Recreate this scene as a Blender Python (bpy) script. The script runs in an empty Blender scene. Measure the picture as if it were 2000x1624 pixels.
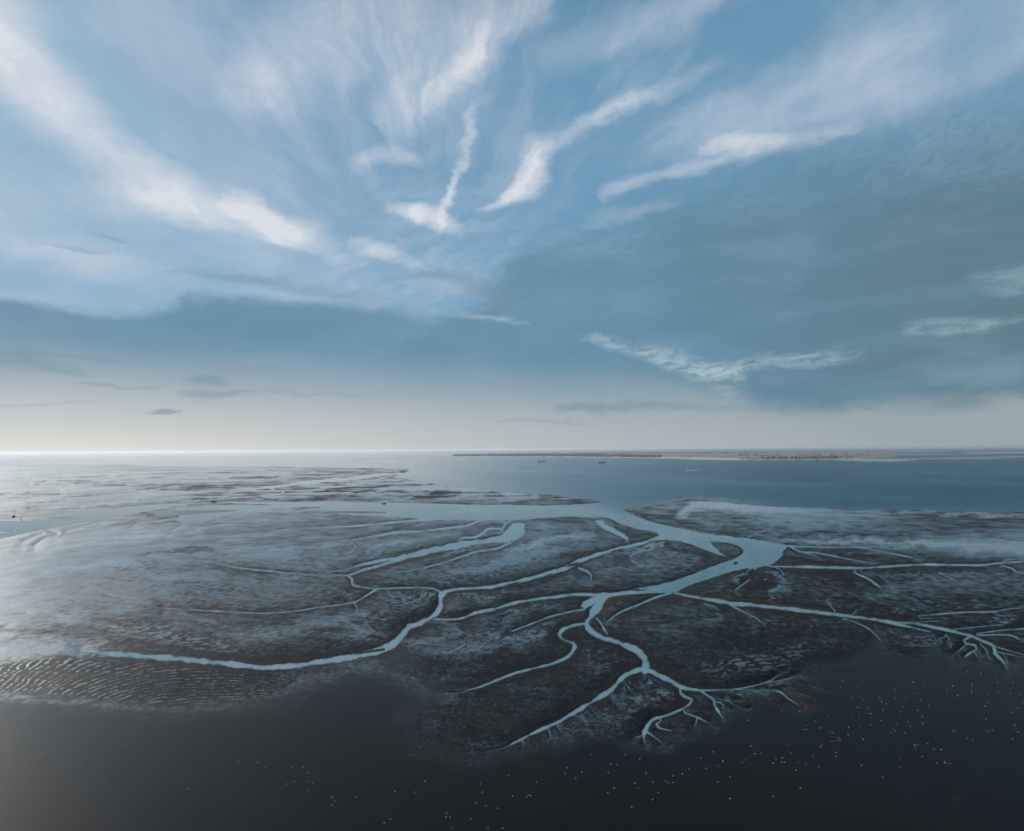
import bpy, bmesh, math, random
import numpy as np
from mathutils import Matrix, Vector

R = math.radians
sc = bpy.context.scene
col = sc.collection
random.seed(7)

# ------------------------------------------------------------------ camera
F, CX, CY = 1150.0, 1000.0, 812.0       # focal length and picture centre, in photo pixels
H = 120.0                               # height of the drone
ROLL = 0.0065
PITCH = math.atan(65.5 / F)
cp, sp, ca, sa = math.cos(PITCH), math.sin(PITCH), math.cos(ROLL), math.sin(ROLL)
FW = Vector((0, cp, sp)); R0 = Vector((1, 0, 0)); U0 = Vector((0, -sp, cp))
CXV = R0 * ca - U0 * sa
CYV = R0 * sa + U0 * ca
cam_d = bpy.data.cameras.new('camera')
cam_d.sensor_fit = 'HORIZONTAL'; cam_d.sensor_width = 36.0; cam_d.lens = 36.0 * F / 2000.0
cam_d.clip_start = 1.0; cam_d.clip_end = 400000.0
cam = bpy.data.objects.new('camera', cam_d); col.objects.link(cam)
m = Matrix.Identity(4)
for i in range(3):
    m[i][0] = CXV[i]; m[i][1] = CYV[i]; m[i][2] = -FW[i]
m[2][3] = H
cam.matrix_world = m
sc.camera = cam


def ray(px, py):
    return FW + CXV * ((px - CX) / F) + CYV * ((CY - py) / F)


def gp(px, py, z=0.0):
    d = ray(px, py); t = (H - z) / -d.z
    return Vector((d.x * t, d.y * t, z))


def azel(px, py):
    d = ray(px, py).normalized()
    return math.degrees(math.atan2(d.x, d.y)), math.degrees(math.asin(d.z))


# ------------------------------------------------------------------ sun, sky, exposure
SUN_EL, SUN_AZ = 18.0, -52.0            # degrees; azimuth is clockwise from the view direction
sun_d = bpy.data.lights.new('sun', 'SUN'); sun_d.energy = 4.0; sun_d.angle = R(0.5); sun_d.color = (1.0, 0.96, 0.91)
sun = bpy.data.objects.new('sun', sun_d); col.objects.link(sun)
sdir = Vector((math.sin(R(SUN_AZ)) * math.cos(R(SUN_EL)), math.cos(R(SUN_AZ)) * math.cos(R(SUN_EL)), math.sin(R(SUN_EL))))
sun.rotation_euler = sdir.to_track_quat('Z', 'Y').to_euler()
sc.view_settings.view_transform = 'Standard'; sc.view_settings.look = 'None'
sc.view_settings.exposure = 0.0; sc.view_settings.gamma = 1.0
sc.render.engine = 'CYCLES'
sc.cycles.max_bounces = 4; sc.cycles.glossy_bounces = 2; sc.cycles.diffuse_bounces = 1
sc.cycles.transmission_bounces = 1; sc.cycles.volume_bounces = 0; sc.cycles.transparent_max_bounces = 4
sc.cycles.caustics_reflective = False

world = bpy.data.worlds.new('World'); sc.world = world; world.use_nodes = True
wt = world.node_tree; wt.nodes.clear()


class NT:
    """small helper that writes node maths as functions"""
    def __init__(s, tree): s.t = tree

    def node(s, typ, **kw):
        n = s.t.nodes.new(typ)
        for k, v in kw.items(): setattr(n, k, v)
        return n

    def put(s, sock, v):
        if hasattr(v, 'is_output') or isinstance(v, bpy.types.NodeSocket): s.t.links.new(v, sock)
        elif v is not None: sock.default_value = v

    def m(s, op, a, b=None, c=None, clamp=False):
        n = s.node('ShaderNodeMath', operation=op, use_clamp=clamp)
        s.put(n.inputs[0], a)
        if b is not None: s.put(n.inputs[1], b)
        if c is not None: s.put(n.inputs[2], c)
        return n.outputs[0]

    def comb(s, x, y, z):
        n = s.node('ShaderNodeCombineXYZ')
        for i, v in enumerate((x, y, z)): s.put(n.inputs[i], v)
        return n.outputs[0]

    def sep(s, v):
        n = s.node('ShaderNodeSeparateXYZ'); s.put(n.inputs[0], v); return n.outputs

    def dot(s, v, vec):
        n = s.node('ShaderNodeVectorMath', operation='DOT_PRODUCT'); s.put(n.inputs[0], v); n.inputs[1].default_value = vec
        return n.outputs['Value']

    def noise(s, vec, scale, detail=3.0, rough=0.5, dist=0.0, color=False):
        n = s.node('ShaderNodeTexNoise'); n.noise_dimensions = '3D'
        s.put(n.inputs['Vector'], vec); s.put(n.inputs['Scale'], scale); n.inputs['Detail'].default_value = detail
        n.inputs['Roughness'].default_value = rough; n.inputs['Distortion'].default_value = dist
        return n.outputs['Color'] if color else n.outputs['Fac']

    def mix(s, f, a, b):
        n = s.node('ShaderNodeMix', data_type='RGBA'); s.put(n.inputs[0], f)
        for i, v in ((6, a), (7, b)):
            if isinstance(v, tuple): v = (*v, 1.0) if len(v) == 3 else v
            s.put(n.inputs[i], v)
        return n.outputs[2]

    def fmix(s, f, a, b):
        n = s.node('ShaderNodeMix', data_type='FLOAT'); s.put(n.inputs[0], f); s.put(n.inputs[2], a); s.put(n.inputs[3], b)
        return n.outputs[0]

    def ss(s, x, lo, hi):
        n = s.node('ShaderNodeMapRange', interpolation_type='SMOOTHSTEP')
        s.put(n.inputs[0], x); s.put(n.inputs[1], lo); s.put(n.inputs[2], hi); n.inputs[3].default_value = 0; n.inputs[4].default_value = 1
        return n.outputs[0]

    def curve(s, x, pts, lo, hi, vlo, vhi):
        """float curve through pts (x, value), held flat outside"""
        n = s.node('ShaderNodeFloatCurve')
        mp = n.mapping; mp.extend = 'HORIZONTAL'; c = mp.curves[0]
        pts = sorted(pts)
        while len(c.points) < len(pts): c.points.new(0.5, 0.5)
        for p, (a, b) in zip(c.points, pts):
            p.location = ((a - lo) / (hi - lo), (b - vlo) / (vhi - vlo))
        mp.update()
        nx = s.node('ShaderNodeMapRange'); s.put(nx.inputs[0], x); nx.inputs[1].default_value = lo; nx.inputs[2].default_value = hi
        s.t.links.new(nx.outputs[0], n.inputs[1])
        return s.m('MULTIPLY_ADD', n.outputs[0], vhi - vlo, vlo)


def srgb(r, g, b, k=1.0):
    return tuple((((c / 255 + 0.055) / 1.055) ** 2.4 if c > 10 else c / 255 / 12.92) * k for c in (r, g, b))


W = NT(wt)
tc = W.node('ShaderNodeTexCoord')
dirv = tc.outputs['Generated']
dx, dyy, dz = W.sep(dirv)
dzc = W.m('MAXIMUM', dz, 0.0)
AZ = W.m('MULTIPLY', W.m('ARCTAN2', dx, dyy), 180 / math.pi)
EL = W.m('MULTIPLY', W.m('ARCSINE', dzc), 180 / math.pi)
# clouds drift in long streaks: turbulence shifts the cloud coordinates
wn = W.noise(W.comb(W.m('MULTIPLY', AZ, 0.10), W.m('MULTIPLY', EL, 0.22), 0.0), 1.0, 5.0, 0.62, color=True)
wx, wy, wz = W.sep(wn)
wn2 = W.noise(W.comb(W.m('MULTIPLY', AZ, 0.55), W.m('MULTIPLY', EL, 1.1), 3.0), 1.0, 4.0, 0.6, color=True)
vx, vy, vz = W.sep(wn2)
AZW = W.m('ADD', W.m('ADD', AZ, W.m('MULTIPLY', W.m('SUBTRACT', wx, 0.5), 5.0)), W.m('MULTIPLY', W.m('SUBTRACT', vx, 0.5), 0.7))
ELW = W.m('ADD', W.m('ADD', EL, W.m('MULTIPLY', W.m('SUBTRACT', wy, 0.5), 3.2)), W.m('MULTIPLY', W.m('SUBTRACT', vy, 0.5), 0.6))
UV = W.comb(AZW, ELW, 0.0)
SX = {}


SOFT = 1.25


def cloud_stroke(pts, dn=1.0):
    """a cloud along traced sky points (x, y, half width, strength); dn widens its lower side"""
    q = [(*azel(p[0], p[1]), p[2] / 20.0 * SOFT, p[3]) for p in pts]
    ex, ey = q[-1][0] - q[0][0], q[-1][1] - q[0][1]
    L = math.hypot(ex, ey); ex /= L; ey /= L
    S = [(a - q[0][0]) * ex + (b - q[0][1]) * ey for a, b, _, _ in q]
    T = [-(a - q[0][0]) * ey + (b - q[0][1]) * ex for a, b, _, _ in q]
    s0, s1 = min(S), max(S); t0, t1 = min(T) - .01, max(T) + .01
    wmax = max(w for _, _, w, _ in q)
    s = W.m('DIVIDE', W.m('ADD', W.dot(UV, (ex, ey, 0)), -(q[0][0] * ex + q[0][1] * ey) - s0), s1 - s0, clamp=True)
    t = W.m('ADD', W.dot(UV, (-ey, ex, 0)), -(-q[0][0] * ey + q[0][1] * ex))
    n = W.node('ShaderNodeRGBCurve'); mp = n.mapping; mp.extend = 'HORIZONTAL'
    for ci, vals in ((0, [(v - t0) / (t1 - t0) for v in T]), (1, [w / wmax for _, _, w, _ in q]), (2, [i for _, _, _, i in q])):
        c = mp.curves[ci]; P = sorted(zip(S, vals))
        while len(c.points) < len(P): c.points.new(0.5, 0.5)
        for p, (a, b) in zip(c.points, P): p.location = ((a - s0) / (s1 - s0), min(1, max(0, b)))
    mp.update()
    wt.links.new(s, n.inputs['Color'])
    r, g, b = W.sep(n.outputs['Color'])
    d = W.m('SUBTRACT', t, W.m('MULTIPLY_ADD', r, t1 - t0, t0))
    d = W.m('DIVIDE', d, W.m('MULTIPLY', g, wmax))
    if dn != 1.0: d = W.m('MAXIMUM', d, W.m('MULTIPLY', d, -1.0 / dn) if ex > 0 else W.m('MULTIPLY', d, -dn))
    p = W.m('SUBTRACT', 1.0, W.m('MULTIPLY', d, d), clamp=True)
    return W.m('MULTIPLY', W.m('MULTIPLY', p, p), b)


def total(lst):
    a = lst[0]
    for b in lst[1:]: a = W.m('ADD', a, b)
    return a


CIRRUS = [
    [(-160, -120, 84, .9), (0, 90, 76, .95), (150, 250, 56, .9), (300, 362, 44, .8), (430, 412, 38, .75), (560, 452, 32, .6), (700, 500, 20, 0)],
    [(90, 380, 20, 0), (200, 385, 30, .35), (320, 392, 30, .5), (380, 400, 20, 0)],
    [(420, 385, 18, 0), (480, 405, 26, .6), (540, 450, 26, .5), (620, 460, 22, 0)],
    [(760, -120, 110, .8), (640, 40, 100, .75), (570, 120, 90, .6), (490, 190, 60, .4), (440, 230, 40, 0)],
    [(960, -80, 120, .6), (840, 100, 95, .55), (770, 210, 70, .6), (740, 270, 40, 0)],
    [(1060, -10, 40, .5), (940, 100, 34, .5), (860, 180, 26, .4), (790, 250, 20, 0)],
    [(970, 170, 10, 0), (925, 240, 12, .35), (895, 310, 11, .5), (884, 360, 9, .8), (878, 395, 9, .9), (862, 425, 10, .5), (850, 470, 8, 0)],
    [(745, 395, 8, 0), (790, 410, 14, .75), (835, 425, 22, .95), (875, 440, 20, .6), (905, 455, 10, 0)],
    [(925, 415, 6, 0), (970, 398, 12, .7), (1015, 365, 30, 1), (1045, 325, 40, .95), (1090, 285, 20, .4), (1150, 240, 16, .5), (1300, 175, 18, .35), (1430, 105, 12, 0)],
    [(680, 470, 10, 0), (730, 483, 16, .65), (790, 503, 14, .5), (850, 530, 10, 0)],
    [(670, 345, 16, 0), (730, 312, 18, .45), (780, 308, 18, .5), (830, 325, 14, 0)],
    [(1170, 400, 8, 0), (1215, 372, 13, .7), (1290, 347, 12, .5), (1390, 318, 13, .55), (1450, 300, 14, .3), (1540, 292, 10, 0)], [(1360, 310, 8, 0), (1420, 278, 16, .5), (1490, 268, 18, .5), (1590, 268, 14, .35), (1680, 240, 10, 0)],
    [(1180, 330, 40, 0), (1380, 250, 60, .24), (1600, 165, 60, .26), (1800, 85, 60, .28), (2050, -20, 60, .3)],
    [(1480, 300, 26, 0), (1700, 215, 34, .22), (1900, 140, 32, .28), (2100, 60, 32, .25)],
    [(1050, 130, 30, 0), (1150, 90, 40, .35), (1350, -10, 40, .3), (1500, -80, 40, .3)],
    [(1130, 430, 14, 0), (1240, 412, 14, .45), (1330, 390, 12, 0)],
    [(0, 440, 40, .25), (150, 500, 40, .35), (300, 540, 36, .2), (420, 570, 30, 0)],
]
GAPS = [      # bright breaks in the grey layer
    [(1110, 648, 6, 0), (1220, 675, 11, .8), (1330, 705, 18, .9), (1400, 725, 16, .8), (1480, 735, 8, 0)],
    [(1350, 715, 10, 0), (1450, 715, 13, .8), (1560, 705, 10, .7), (1700, 690, 10, 0)],
    [(860, 606, 6, 0), (960, 618, 8, .7), (1040, 632, 6, 0)],
    [(1760, 650, 5, 0), (1860, 640, 9, .6), (1985, 622, 7, .4), (2080, 600, 5, 0)],
    [(1880, 550, 8, 0), (1960, 545, 16, .4), (2080, 520, 8, 0)],
    [(1380, 745, 8, 0), (1420, 770, 14, .5), (1480, 790, 8, 0)],
]
SMALL = [     # small grey clouds near the horizon and in the left
    [(280, 798, 2, 0), (318, 796, 5, .8), (352, 797, 2, 0)],
    [(340, 772, 4, 0), (395, 772, 11, .6), (480, 774, 4, 0)],
    [(360, 748, 4, 0), (410, 748, 11, .6), (450, 750, 4, 0)],
    [(0, 705, 14, .4), (90, 715, 14, .5), (200, 735, 8, 0)],
    [(1080, 800, 6, 0), (1130, 798, 13, .7), (1250, 797, 13, .6), (1400, 795, 11, .4), (1600, 800, 6, 0)],
    [(-40, 690, 5, .3), (120, 694, 6, .4), (300, 700, 4, 0)], [(120, 744, 4, 0), (250, 750, 6, .4), (350, 752, 4, 0)], [(-20, 792, 4, .3), (120, 786, 4, .3), (260, 782, 3, 0)], [(420, 768, 3, 0), (520, 772, 4, .3), (800, 768, 3, 0)], [(930, 822, 3, 0), (1050, 820, 5, .35), (1200, 824, 3, 0)],
    [(170, 450, 3, 0), (215, 464, 5, .35), (270, 474, 3, 0)],
    [(110, 478, 3, 0), (165, 490, 5, .35), (230, 506, 3, 0)],
    [(780, 545, 10, 0), (860, 535, 16, .6), (960, 570, 26, .55), (1060, 600, 16, 0)],
    [(300, 560, 8, 0), (450, 538, 12, .5), (620, 562, 14, .5), (800, 590, 10, 0)],
]
cir = total([cloud_stroke(p) for p in CIRRUS])
SOFT = 1.9
gap = total([cloud_stroke(p) for p in GAPS])
SOFT = 1.05
sml = total([cloud_stroke(p) for p in SMALL])
sky = W.node('ShaderNodeTexSky'); sky.sky_type = 'NISHITA'; sky.sun_disc = False
sky.sun_elevation = R(SUN_EL); sky.sun_rotation = R(SUN_AZ); sky.altitude = 100; sky.air_density = 1.0; sky.dust_density = 1.0; sky.ozone_density = 1.6
SK = 0.1                                # strength of the background
K = 1.0 / SK
base = sky.outputs[0]
# fine fibres along the streaks
_a0, _e0 = azel(840, 560)               # the cirrus fans out from low in the middle
fa = W.m('SUBTRACT', AZW, _a0); fe = W.m('SUBTRACT', ELW, _e0)
fth = W.m('ARCTAN2', fe, fa); frho = W.m('SQRT', W.m('ADD', W.m('MULTIPLY', fa, fa), W.m('MULTIPLY', fe, fe)))
fib = W.noise(W.comb(W.m('MULTIPLY', fth, 5.0), W.m('MULTIPLY', frho, 0.075), 1.7), 1.0, 6.0, 0.60)
fib0 = W.noise(W.comb(W.m('ADD', W.m('MULTIPLY', AZW, 0.16), W.m('MULTIPLY', ELW, 0.10)), W.m('ADD', W.m('MULTIPLY', ELW, 0.5), W.m('MULTIPLY', AZW, -0.16)), 1.7), 1.0, 6.0, 0.62)
fib = W.fmix(W.ss(frho, 6.0, 16.0), fib0, fib)
fin = W.noise(W.comb(W.m('ADD', W.m('MULTIPLY', AZW, 0.7), W.m('MULTIPLY', ELW, 0.5)), W.m('ADD', W.m('MULTIPLY', ELW, 2.4), W.m('MULTIPLY', AZW, -0.9)), 5.1), 1.0, 5.0, 0.65)
fibm = W.m('MULTIPLY', W.m('MULTIPLY_ADD', fib, 1.5, 0.08), W.m('MULTIPLY_ADD', fin, 0.6, 0.62))
veil = W.ss(fib, 0.38, 0.72)
front = W.ss(dyy, -0.1, 0.35)
c_cir = W.m('MULTIPLY', cir, fibm)
c_cir = W.m('ADD', W.m('MULTIPLY', c_cir, front), W.m('MULTIPLY', veil, W.fmix(W.ss(AZ, -45.0, 10.0), 0.24, 0.24)), clamp=True)
# general thin veil that whitens the blue
vm = W.node('ShaderNodeVectorMath', operation='MINIMUM'); wt.links.new(base, vm.inputs[0]); vm.inputs[1].default_value = tuple(v * K for v in (.46, .60, .72))
blue = W.mix(W.ss(AZ, -40.0, 15.0), srgb(130, 168, 195, K), srgb(112, 161, 194, K))
c0 = W.mix(W.m('MULTIPLY', front, 0.72), vm.outputs[0], blue)
c1 = W.mix(c_cir, c0, srgb(216, 222, 230, K))
# grey-blue layer: a band with a crisp upper edge on the left, a broad mass on the right


def px_edge(pts): return [azel(x, y) for x, y in pts]


top = W.curve(AZW, px_edge([(-400, 590), (0, 585), (120, 602), (260, 610), (380, 585), (520, 575), (700, 592), (850, 612), (960, 560), (1050, 480), (1200, 440), (1400, 370), (1600, 320), (1800, 300), (2000, 260), (2400, 230)]), -60, 60, 0, 40)
bot = W.curve(AZW, px_edge([(-400, 720), (0, 715), (300, 720), (700, 730), (1000, 725), (1130, 715), (1300, 740), (1380, 750), (1450, 800), (1600, 806), (1800, 802), (2000, 798), (2400, 790)]), -60, 60, 0, 40)
soft = W.curve(AZ, [(-60, .7), (-20, .8), (-4, 1.5), (3, 3.0), (12, 4.4), (60, 5.0)], -60, 60, 0, 5)
softb = W.curve(AZ, [(-60, 4.2), (-20, 4.5), (2, 4.0), (10, 2.0), (18, .7), (60, .6)], -60, 60, 0, 5)
below = W.m('DIVIDE', W.m('SUBTRACT', top, ELW), soft)
lay_t = W.ss(W.m('ADD', below, W.m('MULTIPLY', W.m('SUBTRACT', fin, 0.5), W.fmix(W.ss(AZ, -8.0, 6.0), 0.5, 1.3))), -0.9, 1.0)
mot = W.noise(W.comb(W.m('MULTIPLY', AZW, 0.09), W.m('MULTIPLY', ELW, 0.32), 9.0), 1.0, 5.0, 0.55)
lay = W.m('MULTIPLY', lay_t, W.m('MULTIPLY_ADD', mot, W.fmix(W.ss(AZ, -5.0, 12.0), 0.55, 1.25), W.fmix(W.ss(AZ, -5.0, 12.0), 0.66, 0.32)), clamp=True)
lay = W.m('MULTIPLY', lay, front)
greycol = W.mix(W.ss(AZ, 4.0, 42.0), srgb(100, 140, 164, K), srgb(92, 122, 134, K))
c2 = W.mix(W.m('MULTIPLY', lay, 0.92), c1, greycol)
gapn = W.ss(W.noise(W.comb(W.m('MULTIPLY', AZW, 0.55), W.m('MULTIPLY', ELW, 2.2), 2.2), 1.0, 3.5, 0.55), 0.28, 0.66)
c3 = W.mix(W.m('MULTIPLY', gap, W.m('MULTIPLY', gapn, 0.95), clamp=True), c2, srgb(164, 187, 198, K))
# pale air over the horizon, brightest towards the sun
e_br = W.m('POWER', 2.718, W.m('DIVIDE', EL, -1.6))
sunward = W.m('POWER', 2.718, W.m('MULTIPLY', W.m('POWER', W.m('DIVIDE', W.m('SUBTRACT', AZ, -60.0), 34.0), 2.0), -1.0))
hcol = W.mix(W.ss(AZ, -45.0, 40.0), srgb(200, 203, 202, K), srgb(160, 172, 178, K))
h_l = W.m('SUBTRACT', 1.0, W.ss(EL, 0.5, W.fmix(W.ss(AZ, -20.0, 10.0), 10.5, 9.5)))
h_r = W.m('MULTIPLY', W.m('SUBTRACT', 1.0, W.ss(ELW, 2.4, 4.3)), 0.85)
h_mid = W.ss(W.m('ADD', AZ, W.m('MULTIPLY', W.m('SUBTRACT', EL, 7.0), 2.2)), 11.0, 20.0)
hz = W.fmix(h_mid, h_l, h_r)
c4 = W.mix(hz, c3, hcol)
c5 = W.mix(W.m('MULTIPLY', e_br, sunward, clamp=True), c4, srgb(236, 234, 224, K))
c6 = W.mix(W.m('MULTIPLY', sml, 0.8, clamp=True), c5, srgb(118, 145, 160, K))
c7_ = W.mix(W.ss(EL, 33.0, 50.0), c6, srgb(66, 108, 142, K))   # deeper blue overhead, out of view, to dim reflections on the near mud
bg = W.node('ShaderNodeBackground'); wt.links.new(c7_, bg.inputs[0]); bg.inputs[1].default_value = SK
wo = W.node('ShaderNodeOutputWorld'); wt.links.new(bg.outputs[0], wo.inputs[0])
world.cycles.sampling_method = 'MANUAL'; world.cycles.sample_map_resolution = 512


# ------------------------------------------------------------------ the tidal flat, traced on the ground plane
def perlin(x, y, seed):
    rng = np.random.RandomState(seed)
    perm = rng.permutation(1024).astype(np.int32)
    ang = rng.rand(1024).astype(np.float32) * 6.2831853
    gx, gy = np.cos(ang), np.sin(ang)
    xi = np.floor(x); yi = np.floor(y)
    fx = (x - xi).astype(np.float32); fy = (y - yi).astype(np.float32)
    xi = xi.astype(np.int64); yi = yi.astype(np.int64)
    u = fx * fx * fx * (fx * (fx * 6 - 15) + 10); v = fy * fy * fy * (fy * (fy * 6 - 15) + 10)

    def g(i, j):
        h = perm[(perm[(xi + i) & 1023] + yi + j) & 1023]
        return gx[h] * (fx - i) + gy[h] * (fy - j)
    a = g(0, 0); b = g(1, 0); c = g(0, 1); d = g(1, 1)
    top_ = a + u * (b - a); bot_ = c + u * (d - c)
    return (top_ + v * (bot_ - top_)) * 1.5


def smooth(x, lo, hi):
    t = np.clip((x - lo) / (hi - lo), 0, 1); return t * t * (3 - 2 * t)


STEP = 1.3
NB = np.concatenate([np.arange(0.7, 40, 0.9), np.arange(40, 1010, STEP)])         # picture rows below the horizon
NA = np.concatenate([np.arange(-1500, -1010, 4.0), np.arange(-1010, 1010, STEP), np.arange(1010, 1504, 4.0)])
NR, NC = len(NB), len(NA)
Bm, Am = np.meshgrid(NB, NA, indexing='ij')
bb = 65.5 + Bm
PX = (CX + Am * ca + bb * sa).astype(np.float32)
PY = (CY - Am * sa + bb * ca).astype(np.float32)
zc = sp - bb / F * cp
KX, KY = (Am / F) / -zc, (cp + bb / F * sp) / -zc            # ground position = K * (H - z)
GX, GY = KX * H, KY * H
DIST = np.hypot(GX, GY)


def crop(ox, oy, s):
    return lambda pts: [(ox + p[0] * s, oy + p[1] * s, *[q * s for q in p[2:3]], *p[3:]) for p in pts]


s1 = 0.27716
cL, cA, cB, cC = crop(0, 950, s1), crop(500, 950, s1), crop(1000, 950, s1), crop(1500, 950, s1)
c4, c5 = crop(0, 840, .2), crop(350, 840, .225)
c6, c7, c8 = crop(500, 1250, .25), crop(1000, 1200, .2611), crop(1500, 1200, .2611)
cP = crop(0, 0, 1.0)


def smooth_line(pts, step=6.0):
    """Catmull-Rom through the traced points; all columns are interpolated"""
    P = np.array(pts, float)
    if len(P) < 3: return P
    Q = np.vstack([2 * P[0] - P[1], P, 2 * P[-1] - P[-2]])
    Q[:, 2:] = np.maximum(Q[:, 2:], 0)
    out = []
    for i in range(1, len(Q) - 2):
        p0, p1, p2, p3 = Q[i - 1], Q[i], Q[i + 1], Q[i + 2]
        n = max(1, int(np.hypot(*(p2 - p1)[:2]) / step))
        for k in range(n):
            t = k / n
            v = .5 * (2 * p1 + (p2 - p0) * t + (2 * p0 - 5 * p1 + 4 * p2 - p3) * t * t + (3 * p1 - p0 - 3 * p2 + p3) * t ** 3)
            v[2:] = p1[2:] + (p2 - p1)[2:] * t
            out.append(v)
    out.append(P[-1])
    return np.array(out)


def window(x0, x1, y0, y1):
    """rows and columns of the grid that hold this rectangle"""
    c0 = np.searchsorted(NA, x0 - CX - 8); c1 = np.searchsorted(NA, x1 - CX + 8)
    dy = lambda x, y: y - CY - 65.5 + ROLL * (x - CX)
    ys = [dy(x, y) for x in (x0, x1) for y in (y0, y1)]
    r0 = np.searchsorted(NB, min(ys) - 2); r1 = np.searchsorted(NB, max(ys) + 2)
    return slice(max(0, r0), min(NR, r1)), slice(max(0, c0), min(NC, c1))


def seg_field(line, reach, fn, warp=False):
    """calls fn(window, distance, interpolated columns) for each piece of a line"""
    for a, b in zip(line[:-1], line[1:]):
        w = window(min(a[0], b[0]) - reach, max(a[0], b[0]) + reach, min(a[1], b[1]) - reach, max(a[1], b[1]) + reach)
        x = (PXW if warp else PX)[w]; y = (PYW if warp else PY)[w]
        if x.size == 0: continue
        ex, ey = b[0] - a[0], b[1] - a[1]; L2 = ex * ex + ey * ey + 1e-9
        t = np.clip(((x - a[0]) * ex + (y - a[1]) * ey) / L2, 0, 1)
        d = np.hypot(x - a[0] - t * ex, y - a[1] - t * ey)
        fn(w, d, [a[k] + (b[k] - a[k]) * t for k in range(2, len(a))])


_k = np.clip(Bm / 160, .12, 1.2)
PXW = PX + _k * (16 * perlin(PX / 60, PY / 22, 301) + 8 * perlin(PX / 22, PY / 9, 302) + 5 * perlin(PX / 9, PY / 4.5, 303))
PYW = PY + _k * (6 * perlin(PX / 48, PY / 18, 304) + 4 * perlin(PX / 18, PY / 7, 305) + 2.4 * perlin(PX / 8, PY / 4, 306))


WWF = np.full((NR, NC), 8.0, np.float32)     # half width of the nearest channel


def channels(Wf, lines, reach=34, wob=0.0):
    """lowers the water distance field along lines (x, y, full width)"""
    for ln in lines:
        P = smooth_line(ln)

        def fn(w, d, c):
            h0 = c[0] * (.40 if wob else .5); hw = np.maximum(h0 + np.minimum(h0 * wob, 3.0) * WID[w], .3)
            up = (d - hw) < Wf[w]; WWF[w] = np.where(up, hw, WWF[w]); Wf[w] = np.where(up, d - hw, Wf[w])
        seg_field(P, reach + P[:, 2].max() * .5, fn)


def inside(poly, x, y):
    ins = np.zeros(x.shape, bool)
    n = len(poly)
    for i in range(n):
        x1, y1 = poly[i][:2]; x2, y2 = poly[(i + 1) % n][:2]
        if y1 == y2: continue
        cr = ((y1 > y) != (y2 > y)) & (x < (x2 - x1) * (y - y1) / (y2 - y1) + x1)
        ins ^= cr
    return ins


def poly_field(poly, reach):
    """signed distance to a polygon (negative inside), only within its window"""
    P = np.array([p[:2] for p in poly], float)
    w = window(P[:, 0].min() - reach, P[:, 0].max() + reach, P[:, 1].min() - reach, P[:, 1].max() + reach)
    D = np.full((NR, NC), 99.0, np.float32)

    def fn(w2, d, c): D[w2] = np.minimum(D[w2], d)
    seg_field(np.vstack([P, P[:1]]), reach, fn)
    D = np.minimum(D, reach)
    ins = np.zeros((NR, NC), bool); ins[w] = inside(poly, PX[w], PY[w])
    return np.where(ins, -D, D)


def soft(Fd, lines, mode='add', edge=1.0):
    """soft brush along lines (x, y, half width, strength)"""
    for ln in lines:
        P = smooth_line(ln, 10.0)
        acc = np.zeros((NR, NC), np.float32)

        def fn(w, d, c):
            q = np.clip(1 - (d / np.maximum(c[0], .3)) ** 2, 0, 1)
            acc[w] = np.maximum(acc[w], (q if edge > 1 else q * q) * c[1])
        seg_field(P, P[:, 2].max() + (14 if edge == 1.0 else 2), fn, edge == 1.0)
        if mode == 'add': Fd += acc
        else: np.maximum(Fd, acc, out=Fd)


# ---- noise octaves measured in metres on the ground
def octave(lam, seed, ang=0.0, stretch=1.0, warp=0.0):
    c, s = math.cos(ang), math.sin(ang)
    x = (GX * c + GY * s) / (lam * stretch); y = (-GX * s + GY * c) / lam
    if warp:
        x = x + warp * WARP1; y = y + warp * WARP2
    fade = smooth(lam * F * H / np.maximum(DIST, 60) ** 2, 0.5, 1.9)     # wavelength seen, in rows
    return perlin(x, y, seed) * fade


GXs, GYs = GX, GY
WARP1 = perlin(GX / 60, GY / 60, 90) + .5 * perlin(GX / 23, GY / 23, 91)
WARP2 = perlin(GX / 60, GY / 60, 92) + .5 * perlin(GX / 23, GY / 23, 93)
O = {lam: octave(lam, 10 + i, warp=.25) for i, lam in enumerate((1.6, 3.2, 6.5, 14, 32, 80, 200, 600, 1500))}

# wobble of traced edges
jx = (perlin(PX / 17, PY / 9, 71) * 1.2 + perlin(PX / 6, PY / 4, 72) * .7) * smooth(Bm, 20, 160)
jit = jx.astype(np.float32)

WID = (perlin(PX / 34, PY / 20, 73) + .6 * perlin(PX / 13, PY / 8, 74)).astype(np.float32)

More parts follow.
